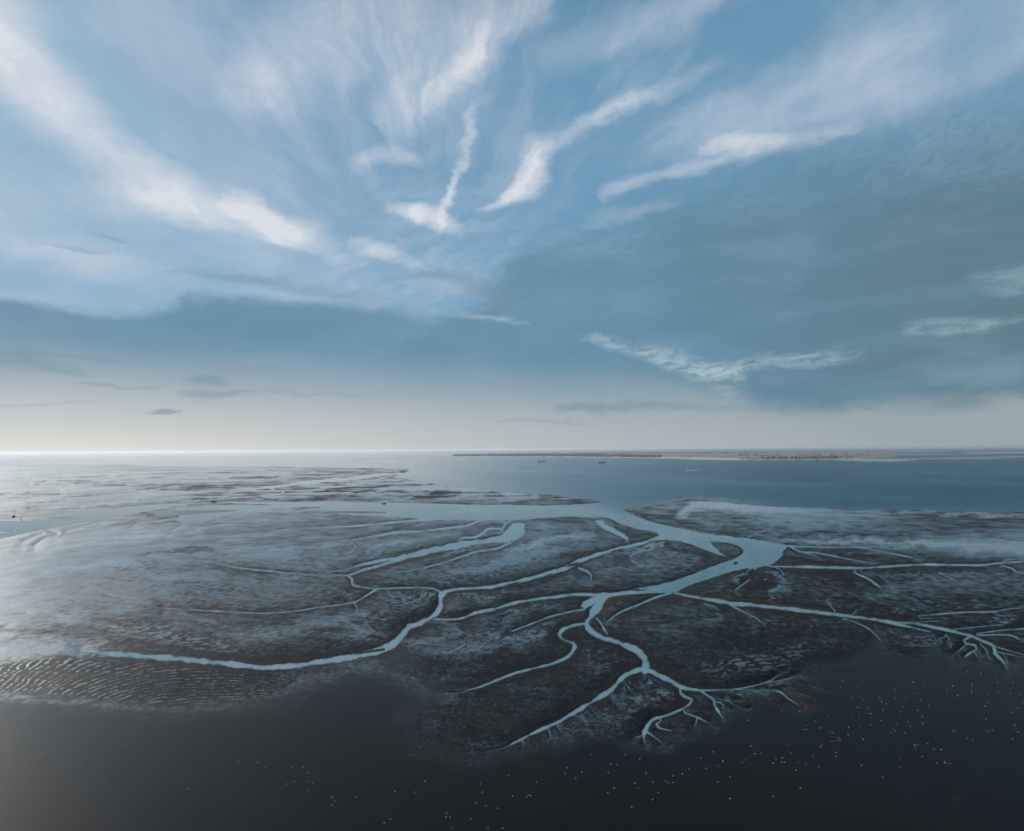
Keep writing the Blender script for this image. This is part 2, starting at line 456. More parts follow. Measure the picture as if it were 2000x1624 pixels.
# ---- open water
SEA = [(-700, 850), (2700, 850), (2700, 1012), (2000, 1000), (1560, 992), (1500, 989), (1440, 985), (1400, 977.5), (1340, 975), (1290, 985), (1240, 993),
       (1216, 997), (1177, 982), (1155, 976), (1111, 971), (1064, 966), (1000, 961), (971, 961), (930, 953), (880, 949), (840, 944), (800, 938), (768, 931),
       (790, 925), (800, 917.5), (798, 916.5), (740, 915.5), (660, 914), (552, 912), (400, 912), (290, 911), (240, 907.5), (100, 908), (0, 912), (-700, 918)]
RIVER = [(1177, 982), (1139, 984.5), (1097, 987), (1055, 988), (1000, 986.5), (932, 986), (874, 985), (813, 983), (732, 982), (674, 980), (620, 981), (552, 980.5),
         (462, 980), (417, 980.5), (400, 981.5), (280, 987), (220, 993), (160, 996), (120, 1003), (80, 1006), (0, 1012), (-700, 1034), (-700, 1096), (0, 1053), (50, 1042),
         (112, 1030), (160, 1022), (200, 1016), (240, 1010), (274, 1001), (312, 995), (340, 992), (352, 1002), (345, 1016), (363, 1024), (408, 1018), (435, 1009),
         (462, 1005), (548, 994), (600, 990.5), (636, 992), (600, 994), (575, 998), (642, 1003), (694, 1007), (749, 1009), (833, 1014), (888, 1015.5), (1000, 1017),
         (1028, 1014), (1069, 1012), (1111, 1009), (1139, 1011), (1182, 1010), (1191, 1013), (1211, 1023), (1238, 1032), (1266, 1037), (1283, 1040), (1288, 1046),
         (1280, 1049), (1290, 1055), (1302, 1054), (1327, 1057), (1341, 1061), (1360, 1068), (1383, 1076), (1399, 1083), (1416, 1088), (1421, 1087), (1410, 1082),
         (1396, 1069), (1385, 1057), (1399, 1058), (1424, 1061), (1443, 1066), (1453, 1076), (1449, 1083), (1432, 1093), (1416, 1098), (1388, 1108), (1352, 1122),
         (1313, 1136), (1277, 1144), (1238, 1150), (1300, 1158), (1319, 1158), (1324, 1155), (1346, 1144), (1388, 1130), (1432, 1116), (1460, 1111), (1485, 1109),
         (1508, 1102), (1517, 1097), (1528, 1086), (1529, 1077), (1541, 1066), (1517, 1061), (1477, 1054), (1443, 1050), (1388, 1044), (1346, 1036), (1305, 1028),
         (1266, 1018), (1238, 1007), (1216, 997)]
CREEK_POOL = cB([(0, 262), (40, 256), (92, 258), (86, 335), (60, 360), (20, 385), (-60, 400), (-120, 400), (-60, 330)])
INLET = cB([(585, 238), (640, 238), (655, 268), (720, 300), (790, 335), (818, 365), (815, 388), (790, 372), (720, 335), (640, 300), (605, 270)])
FORK = cB([(480, 850), (500, 815), (560, 785), (640, 762), (760, 752), (900, 742), (905, 755), (760, 772), (680, 785), (645, 830), (610, 870), (560, 910), (540, 880), (580, 830), (520, 862)])

WATERWAYS = []
WATERWAYS += cB([(600, 800, 90)]) and [
    cB([(650, 775, 60), (612, 850, 56), (560, 915, 54), (525, 970, 50), (555, 1022, 46), (640, 1068, 42), (760, 1105, 45), (870, 1158, 50), (930, 1212, 60), (947, 1262, 66), (936, 1300, 52)]),
    cB([(640, 768, 34), (760, 757, 30), (900, 747, 30), (1040, 742, 26), (1130, 738, 40)]),
    cB([(1130, 748, 20), (1000, 790, 20), (880, 840, 18), (760, 890, 14), (660, 962, 5)]),
    cB([(620, 766, 28), (450, 765, 26), (300, 780, 22), (150, 800, 22), (0, 827, 22), (-124, 866, 24), (-244, 890, 26), (-324, 920, 24), (-374, 935, 20), (-474, 940, 14), (-564, 932, 18)]),
    cB([(520, 968, 24), (430, 982, 24), (360, 1010, 24), (333, 1040, 26), (345, 1070, 26), (385, 1092, 24), (430, 1105, 28), (441, 1130, 32), (420, 1175, 32), (370, 1215, 26), (270, 1255, 20), (150, 1285, 17), (0, 1325, 17), (-164, 1390, 22), (-244, 1420, 12), (-354, 1445, 6), (-434, 1455, 3)]),
    c7([(970, 410, 36), (860, 450, 40), (800, 500, 42), (740, 570, 44), (660, 620, 38), (540, 690, 34), (450, 745, 34), (330, 815, 30), (200, 870, 26), (100, 920, 22), (0, 970, 16), (-84, 1000, 8), (-180, 1020, 3)]),
    c7([(1000, 412, 44), (1110, 460, 42), (1200, 505, 42), (1270, 545, 36), (1400, 568, 20), (1560, 566, 14), (1720, 555, 12), (1915, 505, 9), (1975, 465, 7), (2035, 432, 3)]),
    c7([(1700, 566, 8), (1915, 570, 8), (2005, 582, 15), (2065, 632, 11), (2165, 692, 5)]),
    c7([(1860, 520, 6), (2035, 490, 7), (2170, 452, 3)]),
    c7([(1255, 545, 20), (1262, 590, 24), (1300, 620, 20), (1345, 640, 20), (1330, 670, 22), (1280, 705, 20), (1150, 760, 18), (1060, 785, 28), (1015, 830, 36), (992, 880, 34), (985, 930, 18), (998, 970, 5)]),
    c7([(1280, 705, 16), (1290, 735, 14), (1380, 770, 16), (1450, 805, 12), (1530, 850, 4)]), c7([(1385, 780, 12), (1375, 815, 10), (1365, 840, 4)]),
    c7([(1010, 880, 15), (1080, 930, 12), (1150, 990, 4)]), c7([(990, 905, 10), (930, 920, 6), (890, 940, 3)]),
    c7([(1110, 775, 12), (1110, 800, 13), (1080, 822, 18), (1100, 850, 16), (1190, 872, 6)]),
    c7([(1400, 568, 18), (1450, 600, 18), (1510, 645, 19), (1515, 680, 19), (1545, 730, 17), (1578, 785, 10)]),
    c7([(1520, 655, 11), (1560, 660, 11), (1582, 682, 10), (1576, 710, 5)]),
    c7([(460, 750, 7), (510, 780, 5), (540, 812, 3)]), c7([(340, 825, 8), (350, 860, 6), (375, 890, 3)]), c7([(270, 860, 9), (288, 905, 7), (285, 930, 5), (322, 965, 3)]), c7([(80, 930, 9), (74, 1005, 3)]),
    c7([(580, 690, 5), (640, 760, 5), (690, 800, 3)]), c7([(830, 500, 6), (880, 560, 5), (930, 620, 3)]), c7([(735, 605, 6), (790, 680, 3)]), c7([(985, 435, 6), (1000, 480, 3)]),
    c7([(540, 735, 5), (600, 772, 4), (650, 800, 2)]), c7([(1440, 600, 6), (1560, 640, 5), (1700, 650, 3)]), c7([(1590, 620, 5), (1680, 690, 4), (1780, 700, 2)]),
    cA([(1300, 750, 26), (1300, 790, 36), (1302, 830, 40), (1280, 890, 38), (1220, 930, 42), (1150, 965, 46), (1080, 995, 50), (1045, 1040, 62), (1000, 1085, 62), (930, 1130, 56), (800, 1178, 52), (650, 1207, 50), (500, 1230, 46), (300, 1260, 46), (100, 1275, 42), (0, 1276, 42), (-304, 1240, 48), (-604, 1212, 48), (-904, 1190, 46), (-1080, 1180, 24), (-1230, 1170, 6)]),
    cB([(1000 - 700, 596, 30), (150, 645, 30), (0, 678, 26), (-150, 710, 24), (-300, 720, 21), (-400, 728, 21), (-470, 745, 26), (-500, 775, 34)]),
    cB([(1075, 362, 34), (1000, 372, 26), (940, 395, 24), (800, 430, 24), (640, 470, 28), (500, 518, 34), (390, 570, 38), (280, 612, 30)]),
    cB([(470, 578, 18), (530, 600, 20), (560, 630, 22), (550, 672, 8)]),
    cA([(1300, 748, 14), (1250, 722, 14), (1150, 715, 12), (1000, 718, 12), (850, 722, 12), (740, 710, 15), (680, 692, 20), (676, 655, 20), (645, 630, 15)]),
    cA([(850, 726, 13), (770, 775, 14), (700, 815, 12), (600, 835, 11), (450, 852, 10), (300, 877, 10), (100, 895, 10), (0, 895, 9), (-200, 886, 12), (-500, 868, 10), (-650, 862, 5)]),
    cA([(690, 820, 8), (710, 850, 8), (705, 880, 3)]),
    cA([(650, 630, 16), (760, 590, 24), (880, 560, 26), (960, 530, 34), (1060, 495, 48), (1200, 460, 52), (1400, 420, 50), (1600, 390, 44), (1720, 370, 48), (1790, 345, 60)]),
    cA([(500, 602, 7), (620, 590, 10), (750, 552, 22), (900, 522, 24), (960, 510, 20)]),
    cA([(1790, 400, 20), (1700, 438, 20), (1560, 460, 18), (1450, 495, 16), (1300, 545, 14), (1100, 592, 9), (900, 618, 3)]),
    cA([(655, 628, 13), (400, 626, 10), (200, 610, 12), (100, 598, 14), (0, 590, 14), (-154, 570, 12), (-304, 535, 10), (-404, 517, 4)]),
    cA([(490, 598, 7), (400, 578, 7), (250, 565, 7), (100, 564, 4)]),
    cA([(620, 380, 7), (700, 375, 14), (850, 350, 18), (1000, 325, 20), (1150, 318, 16), (1400, 290, 16), (1500, 275, 18), (1550, 252, 16), (1600, 240, 14), (1680, 232, 10)]),
    cA([(640, 376, 8), (630, 361, 6), (500, 357, 6), (330, 355, 3)]), cA([(640, 385, 9), (690, 410, 9), (698, 430, 8), (660, 452, 3)]), cA([(620, 379, 7), (470, 400, 6), (320, 412, 3)]),
    cA([(330, 295, 4), (500, 290, 8), (700, 280, 13), (900, 262, 16), (1100, 243, 20), (1350, 232, 20)]),
    cA([(1425, 400, 4), (1450, 366, 14), (1540, 360, 20), (1600, 330, 24), (1640, 300, 22), (1740, 298, 15), (1755, 265, 14), (1720, 240, 9)]), cA([(1740, 300, 14), (1730, 322, 10), (1700, 332, 3)]),
    cA([(1760, 262, 12), (1790, 240, 8)]), cA([(770, 470, 8), (800, 495, 8), (835, 485, 8), (838, 462, 4)]),
    cB([(590, 928, 8), (622, 960, 18), (650, 1010, 22), (672, 1045, 6)]),
    cB([(1530, 832, 16), (1620, 880, 10), (1720, 930, 10), (1785, 985, 6)]), cB([(1350, 820, 6), (1390, 850, 6), (1410, 870, 2)]),
    cB([(0, 1022, 10), (150, 965, 12), (270, 920, 13), (400, 887, 14), (510, 868, 16)]),
    cB([(1804 - 140, 355, 5), (1740, 325, 7), (1800, 300, 5)]),
    cB([(0, 900, 4), (-60, 935, 5), (-75, 965, 4)]),
    cC([(-674, 748, 16), (-554, 775, 22), (-404, 800, 30), (-254, 826, 34), (-104, 838, 36), (0, 850, 34), (200, 872, 32), (400, 896, 28), (600, 920, 28), (800, 948, 28), (950, 980, 24), (1050, 1005, 16), (1150, 1028, 5)]),
    cC([(900, 958, 8), (1060, 972, 22), (1200, 1000, 26), (1330, 1030, 24), (1430, 1055, 20), (1520, 1095, 21), (1590, 1130, 30), (1600, 1180, 27), (1650, 1230, 22), (1690, 1295, 7)]),
    cC([(1430, 1060, 14), (1380, 1085, 14), (1395, 1110, 14), (1460, 1122, 16), (1472, 1150, 18), (1420, 1177, 18), (1385, 1205, 6)]), cC([(1400, 1112, 10), (1340, 1165, 8), (1295, 1192, 4)]),
    cC([(1450, 1160, 14), (1485, 1218, 5)]), cC([(1495, 1112, 10), (1540, 1160, 11), (1552, 1212, 5)]), cC([(1600, 1165, 8), (1700, 1185, 8), (1765, 1202, 3)]), cC([(1600, 1130, 8), (1700, 1160, 8), (1820, 1192, 4)]),
    cC([(1640, 1215, 7), (1740, 1260, 3)]), cC([(1650, 1175, 5), (1690, 1230, 4)]), cC([(1330, 1180, 6), (1370, 1225, 3)]),
    cC([(1480, 1050, 15), (1700, 1050, 13), (1804, 1100, 11), (1900, 1130, 8)]), cC([(1470, 1040, 11), (1650, 1015, 11), (1804, 1005, 11), (2000, 985, 10)]),
    cC([(1060, 915, 8), (1250, 898, 15), (1400, 888, 15), (1580, 885, 12), (1700, 865, 9), (1804, 855, 6)]), cC([(1580, 887, 8), (1670, 922, 3)]),
    cC([(940, 962, 6), (1100, 955, 6), (1240, 948, 4)]), cC([(1300, 1010, 5), (1500, 990, 8), (1640, 975, 4)]),
    cC([(530, 937, 9), (600, 953, 9), (700, 1000, 11), (760, 1050, 13), (805, 1105, 6)]), cC([(530, 935, 8), (610, 924, 8)]),
    cC([(590, 905, 6), (625, 875, 6), (615, 862, 3)]), cC([(470, 880, 8), (440, 840, 8), (415, 800, 3)]),
    cC([(1250, 1045, 7), (1275, 1075, 7), (1260, 1105, 4)]), cC([(1260, 1050, 5), (1190, 1090, 5), (1165, 1115, 3)]),
    cC([(-20, 552, 22), (30, 566, 16), (250, 568, 20), (500, 575, 22), (700, 575, 20), (900, 562, 18), (1100, 552, 18), (1300, 555, 18), (1500, 557, 18), (1600, 545, 16), (1804, 530, 15), (2100, 500, 14)]),
    cC([(1640, 558, 8), (1720, 580, 13), (1740, 600, 13), (1804, 612, 9), (1900, 620, 8)]), cC([(1660, 535, 5), (1700, 515, 6), (1800, 510, 6)]),
    cC([(620, 586, 10), (603, 605, 14), (700, 650, 15), (760, 690, 17), (802, 722, 9)]), cC([(650, 590, 6), (665, 610, 5), (720, 622, 2)]),
    cC([(150, 420, 16), (225, 460, 15), (330, 468, 10), (450, 490, 13), (600, 520, 10), (760, 548, 4)]), cC([(0, 395, 10), (150, 422, 13), (400, 428, 8), (650, 430, 8), (1000, 410, 4)]),
    cC([(650, 432, 6), (850, 470, 9), (1000, 500, 13), (1085, 527, 6)]), cC([(230, 462, 8), (330, 490, 6), (370, 510, 3)]),
    c5([(1980, 380, 26), (1850, 382, 24), (1700, 397, 38), (1400, 428, 42), (1100, 458, 42), (950, 480, 34), (800, 497, 20), (640, 510, 14), (480, 500, 6)]),
    c5([(780, 500, 12), (830, 525, 12), (910, 540, 16), (880, 560, 14), (700, 572, 14), (500, 590, 14), (300, 605, 10), (0, 625, 14)]),
    c5([(520, 530, 8), (430, 550, 12), (250, 560, 6)]), c5([(700, 345, 8), (850, 380, 8), (600, 400, 6)]), c5([(450, 360, 8), (560, 380, 6)]), c5([(0, 540, 14), (90, 538, 8)]),
    c5([(-60, 870, 10), (40, 820, 12), (150, 795, 16), (300, 765, 18), (400, 748, 16), (480, 732, 6)]), c5([(-100, 905, 12), (60, 885, 12), (140, 870, 6)]),
    c5([(300, 912, 4), (500, 908, 10), (700, 898, 10), (800, 892, 4)]),
    c4([(2000, 398, 14), (1800, 404, 12), (1500, 414, 14), (1100, 430, 22), (700, 443, 26), (400, 462, 20), (60, 500, 14), (-200, 520, 18)]),
    c4([(-100, 580, 12), (150, 572, 10), (320, 568, 20), (400, 540, 26), (480, 508, 34), (600, 515, 34), (670, 522, 18)]), c4([(60, 498, 14), (200, 500, 40), (290, 520, 44), (270, 540, 16)]),
    c4([(290, 612, 8), (450, 602, 12), (575, 592, 18), (565, 572, 14), (440, 568, 14), (330, 572, 8)]), c4([(970, 468, 8), (1040, 455, 14), (1090, 455, 40), (1120, 440, 20)]),
    c4([(-100, 440, 8), (120, 435, 7), (240, 435, 14)]), c4([(720, 362, 8), (790, 370, 8), (740, 380, 6), (600, 385, 4)]), c4([(1380, 590, 6), (1500, 580, 7), (1750, 552, 12), (1650, 548, 6)]),
    c4([(1640, 600, 8), (1840, 606, 12)]), c4([(300, 765, 5), (600, 740, 8), (800, 765, 14), (780, 782, 8), (650, 795, 6)]), c4([(780, 740, 6), (900, 720, 10), (1300, 690, 8)]),
    c4([(430, 978, 14), (500, 1000, 22), (560, 1016, 10)]), c4([(1290, 945, 8), (1330, 910, 16), (1500, 895, 16), (1800, 860, 16), (2000, 840, 16)]),
    c4([(540, 1030, 8), (450, 1050, 10), (380, 1090, 12), (330, 1130, 8)]), c4([(420, 1010, 5), (330, 1040, 8), (220, 1090, 8)]), c4([(640, 985, 8), (760, 950, 8), (900, 915, 12), (1040, 880, 6)]),
    c4([(-50, 930, 10), (200, 925, 8), (500, 908, 4)]), c4([(-50, 895, 8), (100, 888, 6)]),
    cC([(-40, 560, 16), (-90, 590, 14), (-110, 640, 16), (-160, 680, 12), (-230, 730, 8)]), cC([(-10, 560, 14), (20, 590, 12), (60, 620, 10), (20, 640, 10), (-30, 660, 6)]), cC([(30, 565, 12), (90, 590, 10), (110, 625, 8)]), cC([(-70, 575, 8), (-120, 580, 10), (-150, 600, 6)]),
]
WF = np.full((NR, NC), 40.0, np.float32)
for pg in (SEA, RIVER): WF = np.minimum(WF, poly_field(pg, 34))
for pg in (CREEK_POOL, INLET, FORK): WF = np.minimum(WF, poly_field(pg, 34))
WF += jit * .6
channels(WF, WATERWAYS, wob=.55)
WF += jit * .35 * smooth(np.abs(WF), 0, 3)
# sand bars that stand in the water
BARS = [c5([(60, 655, 14), (300, 642, 22), (600, 648, 12), (850, 650, 3)]), c5([(-60, 724, 44), (200, 712, 26), (400, 705, 14), (520, 697, 4)]), c5([(-80, 668, 6), (200, 668, 5)]),
        c5([(1000, 705, 6), (1200, 710, 16), (1500, 714, 16), (1740, 717, 13), (1800, 716, 3)]), c4([(-60, 880, 16), (300, 872, 34), (600, 862, 26), (790, 866, 6)]),
        c4([(-60, 1004, 14), (40, 1003, 10), (70, 1002, 3)]), cB([(1575, 542, 22), (1590, 540, 8)]), cB([(400, 560, 14), (460, 548, 24), (490, 552, 12)]), cB([(700, 462, 8), (760, 448, 12), (820, 440, 5)]),
        cC([(0, 640, 26), (40, 635, 14)]), cB([(1690, 640, 40), (1750, 600, 60), (1804, 590, 50)]), cA([(700, 1180, 12), (900, 1150, 16), (905, 1148, 6)]),
        cP([(1480, 895, 3), (1600, 897, 4), (1680, 899, 5), (1740, 899.5, 6), (1800, 897.5, 4), (1880, 895.5, 4), (1960, 894, 5), (2100, 893, 6), (2600, 892, 7)]), cP([(1700, 889, 1.6), (1760, 888.5, 2.2), (1860, 888, 1.2)]),
        cP([(1560, 892, 3), (1660, 889, 2), (1740, 891.5, 1)]), cP([(1560, 877, 1), (1640, 877.6, 1.2), (1760, 876.6, 1)]), cP([(1800, 876.3, 1), (1900, 875.6, 1.2), (2300, 874, 1)]), cP([(1760, 882, 1), (1840, 881, 1)]),
        cP([(1880, 886, 2.5), (2000, 884, 2.5), (2200, 883, 3)]), cP([(1340, 919, .6), (1370, 919.5, .9), (1405, 919, .5)])]
LB = np.full((NR, NC), 40.0, np.float32)
channels(LB, BARS, 10)
WF = np.where(LB < 3, np.maximum(WF, -LB), WF)

# ---- wet film and its sheen, sand, ripples
# pieces of the foreground sheet: smooth silty film
POOL = c8([(-2400, -30)]) and (
    c6([(-2700, 420), (-2000, 415), (-1400, 470), (-700, 530), (0, 450), (200, 420), (300, 330), (420, 265), (680, 250), (900, 180), (1150, 60), (1250, 90), (1150, 240), (1300, 330), (1520, 400), (1600, 425), (1350, 520), (1200, 600), (1250, 800), (1560, 900), (1720, 925)])
    + c7([(-100, 1010), (70, 1000), (300, 965), (480, 930), (620, 890), (760, 910), (860, 960), (1000, 980), (1080, 1010), (1180, 960), (1380, 850), (1580, 790), (1700, 700), (1800, 620), (1880, 610)])
    + c8([(10, 640), (120, 670), (270, 720), (400, 660), (370, 600), (270, 540), (250, 450), (340, 375), (560, 350), (700, 260), (790, 190), (860, 190), (895, 265), (960, 300), (1100, 292), (1250, 255), (1370, 295), (1410, 350), (1560, 360), (1640, 335), (1740, 395), (1800, 412), (1860, 330), (1930, 275), (2200, 200), (3900, 100)])
    + [(2700, 2000), (-700, 2000)])
PD = poly_field(POOL, 60)
pool_edge = PD + 9 * O[14] + 7 * O[6.5] + 5 * O[3.2]
FILM = np.zeros((NR, NC), np.float32); SAND = np.zeros_like(FILM); DRY = np.zeros_like(FILM); RIP = np.zeros_like(FILM); PAT = np.zeros_like(FILM)
broad = .5 * O[80] + .55 * O[200] + .6 * O[600] + .5 * O[1500]
soft(FILM, [  # sheen strokes: smoother film, and reflected sky painted in as paler colour
    cB([(-20, 480, 15, .2), (60, 440, 30, .9), (200, 395, 42, .95), (350, 360, 42, .9), (500, 350, 34, .75), (660, 345, 16, .0)]), cB([(150, 290, 10, 0), (215, 285, 40, .5), (300, 310, 30, .4), (360, 330, 10, 0)]),
    cB([(1130, 242, 14, 0), (1220, 190, 45, 1), (1300, 135, 55, 1.1), (1500, 135, 60, 1.1), (1804, 165, 80, 1.1), (2000, 180, 80, 1), (2300, 190, 60, .8), (2604, 190, 40, .5)]), cB([(1650, 278, 14, 0), (1750, 250, 24, .7), (1830, 235, 36, .7)]),
    cC([(0, 200, 110, .8), (300, 230, 100, .75), (600, 230, 80, .5), (800, 240, 50, .2), (900, 240, 20, 0)]), cC([(900, 192, 14, .4), (1804, 205, 14, .6)]),
    cC([(-40, 372, 12, .4), (200, 385, 30, .9), (500, 385, 34, 1), (800, 395, 44, 1), (1200, 410, 80, 1.0), (1804, 440, 140, 1.0), (2500, 460, 150, .9)]),
    cC([(590, 810, 16, 0), (720, 770, 60, .35), (800, 750, 70, .45), (1100, 720, 90, .3), (1500, 690, 110, .25), (1804, 650, 140, .25), (2400, 640, 140, .2)]),
    cC([(20, 805, 10, .9), (60, 745, 44, .8), (100, 690, 66, .75), (60, 610, 50, .6), (0, 570, 30, .3)]), cC([(472, 876, 8, .9), (430, 822, 16, .7), (405, 785, 24, 0)]),
    cB([(1560, 700, 14, .7), (1610, 640, 22, .7), (1650, 600, 14, .7)]), cB([(1450, 800, 20, 0), (1600, 840, 50, .5), (1720, 990, 60, .55), (1804, 960, 40, .4)]),
    cB([(800, 500, 10, .2), (850, 470, 22, .8), (960, 440, 22, .8), (1070, 395, 16, .7)]), cB([(800, 500, 14, .7), (880, 540, 26, .5), (900, 560, 10, 0)]), cB([(1160, 380, 6, .5), (1210, 395, 8, .7), (1270, 420, 6, 0)]),
    cB([(520, 180, 8, 0), (560, 240, 4, 0)]), cB([(660, 965, 10, .8), (760, 895, 16, .7), (880, 840, 14, .5)]), cB([(610, 930, 10, .6), (660, 1040, 20, .5)]), cB([(1480, 1130, 16, 0), (1540, 1160, 40, .5), (1600, 1180, 20, 0)]),
    cB([(960, 1240, 8, .5), (1010, 1290, 8, .4)]), cB([(640, 900, 40, .3), (760, 860, 40, .3), (900, 800, 20, .2)]), cB([(1220, 800, 8, .4), (1350, 760, 16, .5), (1500, 700, 16, .4)]),
    cA([(700, 470, 16, 0), (850, 430, 24, .75), (960, 395, 26, .8), (1060, 410, 22, .5), (1200, 400, 14, 0)]), cA([(400, 340, 10, .1), (700, 310, 12, .3), (1000, 280, 8, .2)]),
    cA([(300, 470, 60, .5), (120, 480, 70, .6), (-100, 480, 60, .5), (-300, 450, 40, .4)]), cA([(1400, 590, 30, .3), (1600, 580, 40, .6), (1804, 520, 50, .7), (2000, 460, 40, .6), (2200, 430, 20, .2)]),
    cA([(760, 900, 40, .5), (500, 950, 70, .6), (250, 1010, 90, .6), (0, 1050, 90, .6), (-300, 1040, 60, .4)]), cA([(1030, 1110, 50, .8), (1200, 1080, 40, .7), (1350, 1060, 30, .7), (1440, 1020, 30, .8), (1420, 975, 16, .3)]),
    cA([(1080, 1000, 20, .3), (1240, 960, 40, .6), (1400, 990, 50, .6), (1440, 1040, 40, .6)]), cA([(1100, 1130, 90, .6), (1350, 1150, 120, .5), (1600, 1130, 120, .4)]),
    cL([(0, 350, 40, .7), (200, 440, 60, .85), (500, 420, 60, .85), (900, 360, 60, .9), (1250, 320, 50, .9), (1400, 300, 20, .5)]), cL([(-100, 640, 60, .7), (60, 700, 90, .8), (120, 560, 50, .5)]),
    cL([(0, 560, 40, .8), (250, 590, 40, .8), (600, 560, 40, .9), (900, 530, 40, .8), (1000, 570, 40, .7), (1100, 630, 30, .7), (1500, 650, 20, .5)]), cL([(800, 870, 50, .3), (850, 880, 40, .6), (1000, 870, 20, .3)]),
    cL([(-200, 700, 120, .8), (0, 850, 160, .7), (300, 850, 180, .4), (600, 900, 120, .2)]), cL([(-200, 1110, 60, .9), (100, 1070, 60, .7), (500, 1100, 50, .5), (900, 1150, 40, .4)]),
    cL([(1300, 1218, 14, .5), (1050, 1198, 26, .9), (800, 1178, 44, 1.05), (600, 1160, 60, 1.1), (350, 1145, 84, 1.15), (100, 1150, 110, 1.15), (-200, 1180, 130, 1.1), (-700, 1230, 150, 1)]), cL([(600, 1165, 36, 1.1), (300, 1150, 60, 1.2), (0, 1165, 80, 1.2), (-300, 1190, 90, 1.2)]),
    cA([(-500, 1560, 120, .2), (-100, 1490, 130, .4), (300, 1390, 130, .62), (800, 1280, 130, .68), (1200, 1470, 80, .6), (1400, 1480, 50, .5)]), cL([(-50, 1220, 40, .8), (150, 1230, 40, .5), (400, 1200, 20, .3)]), cL([(-100, 1480, 70, .5), (300, 1510, 44, .5), (700, 1540, 34, .45), (1100, 1575, 30, .4), (1500, 1570, 30, .4), (1804, 1510, 30, .4), (2000, 1440, 34, .4)]),
    cA([(1060, 25, 24, .7), (1250, 10, 30, .9), (1500, 25, 22, .9), (1800, 50, 16, .8), (2000, 60, 10, .7)]), cA([(800, 95, 6, .5), (900, 92, 8, .8), (1050, 78, 7, .6), (1150, 70, 4, 0)]), cA([(1550, 120, 5, .5), (1700, 105, 8, .8), (1804, 98, 6, .6)]),
    cA([(700, 60, 7, .6), (900, 55, 7, .7), (1100, 45, 7, .6)]), cA([(1400, 75, 14, .5), (1550, 60, 16, .8), (1700, 60, 10, .5)]), cA([(0, 85, 8, .7), (300, 70, 7, .6), (560, 55, 6, .5)]),
    c5([(0, 590, 24, .8), (300, 580, 20, .7), (560, 565, 10, .3)]), c5([(1000, 540, 20, .8), (1200, 520, 30, .9), (1500, 470, 28, .9), (1800, 440, 30, .9), (2000, 450, 30, .9), (2300, 500, 30, .8)]), c5([(1000, 325, 12, .8), (1200, 312, 14, .8), (1500, 300, 12, .7)]),
    c4([(-100, 730, 80, 1), (150, 710, 70, 1), (400, 700, 50, 1), (600, 720, 40, .9), (800, 710, 40, .7), (1200, 690, 30, .6), (1700, 670, 30, .6), (2000, 660, 20, .5)]), c4([(600, 640, 20, .7), (900, 600, 30, .8), (1300, 540, 24, .7), (1700, 470, 26, .8), (2000, 470, 24, .8)]),
    c4([(800, 525, 20, .7), (1200, 480, 12, .7), (1600, 450, 16, .7)]), c4([(0, 610, 16, .5), (300, 650, 14, .7)]), c4([(900, 1010, 40, .7), (1400, 980, 50, .8), (1800, 950, 24, .7)]),
], 'max')
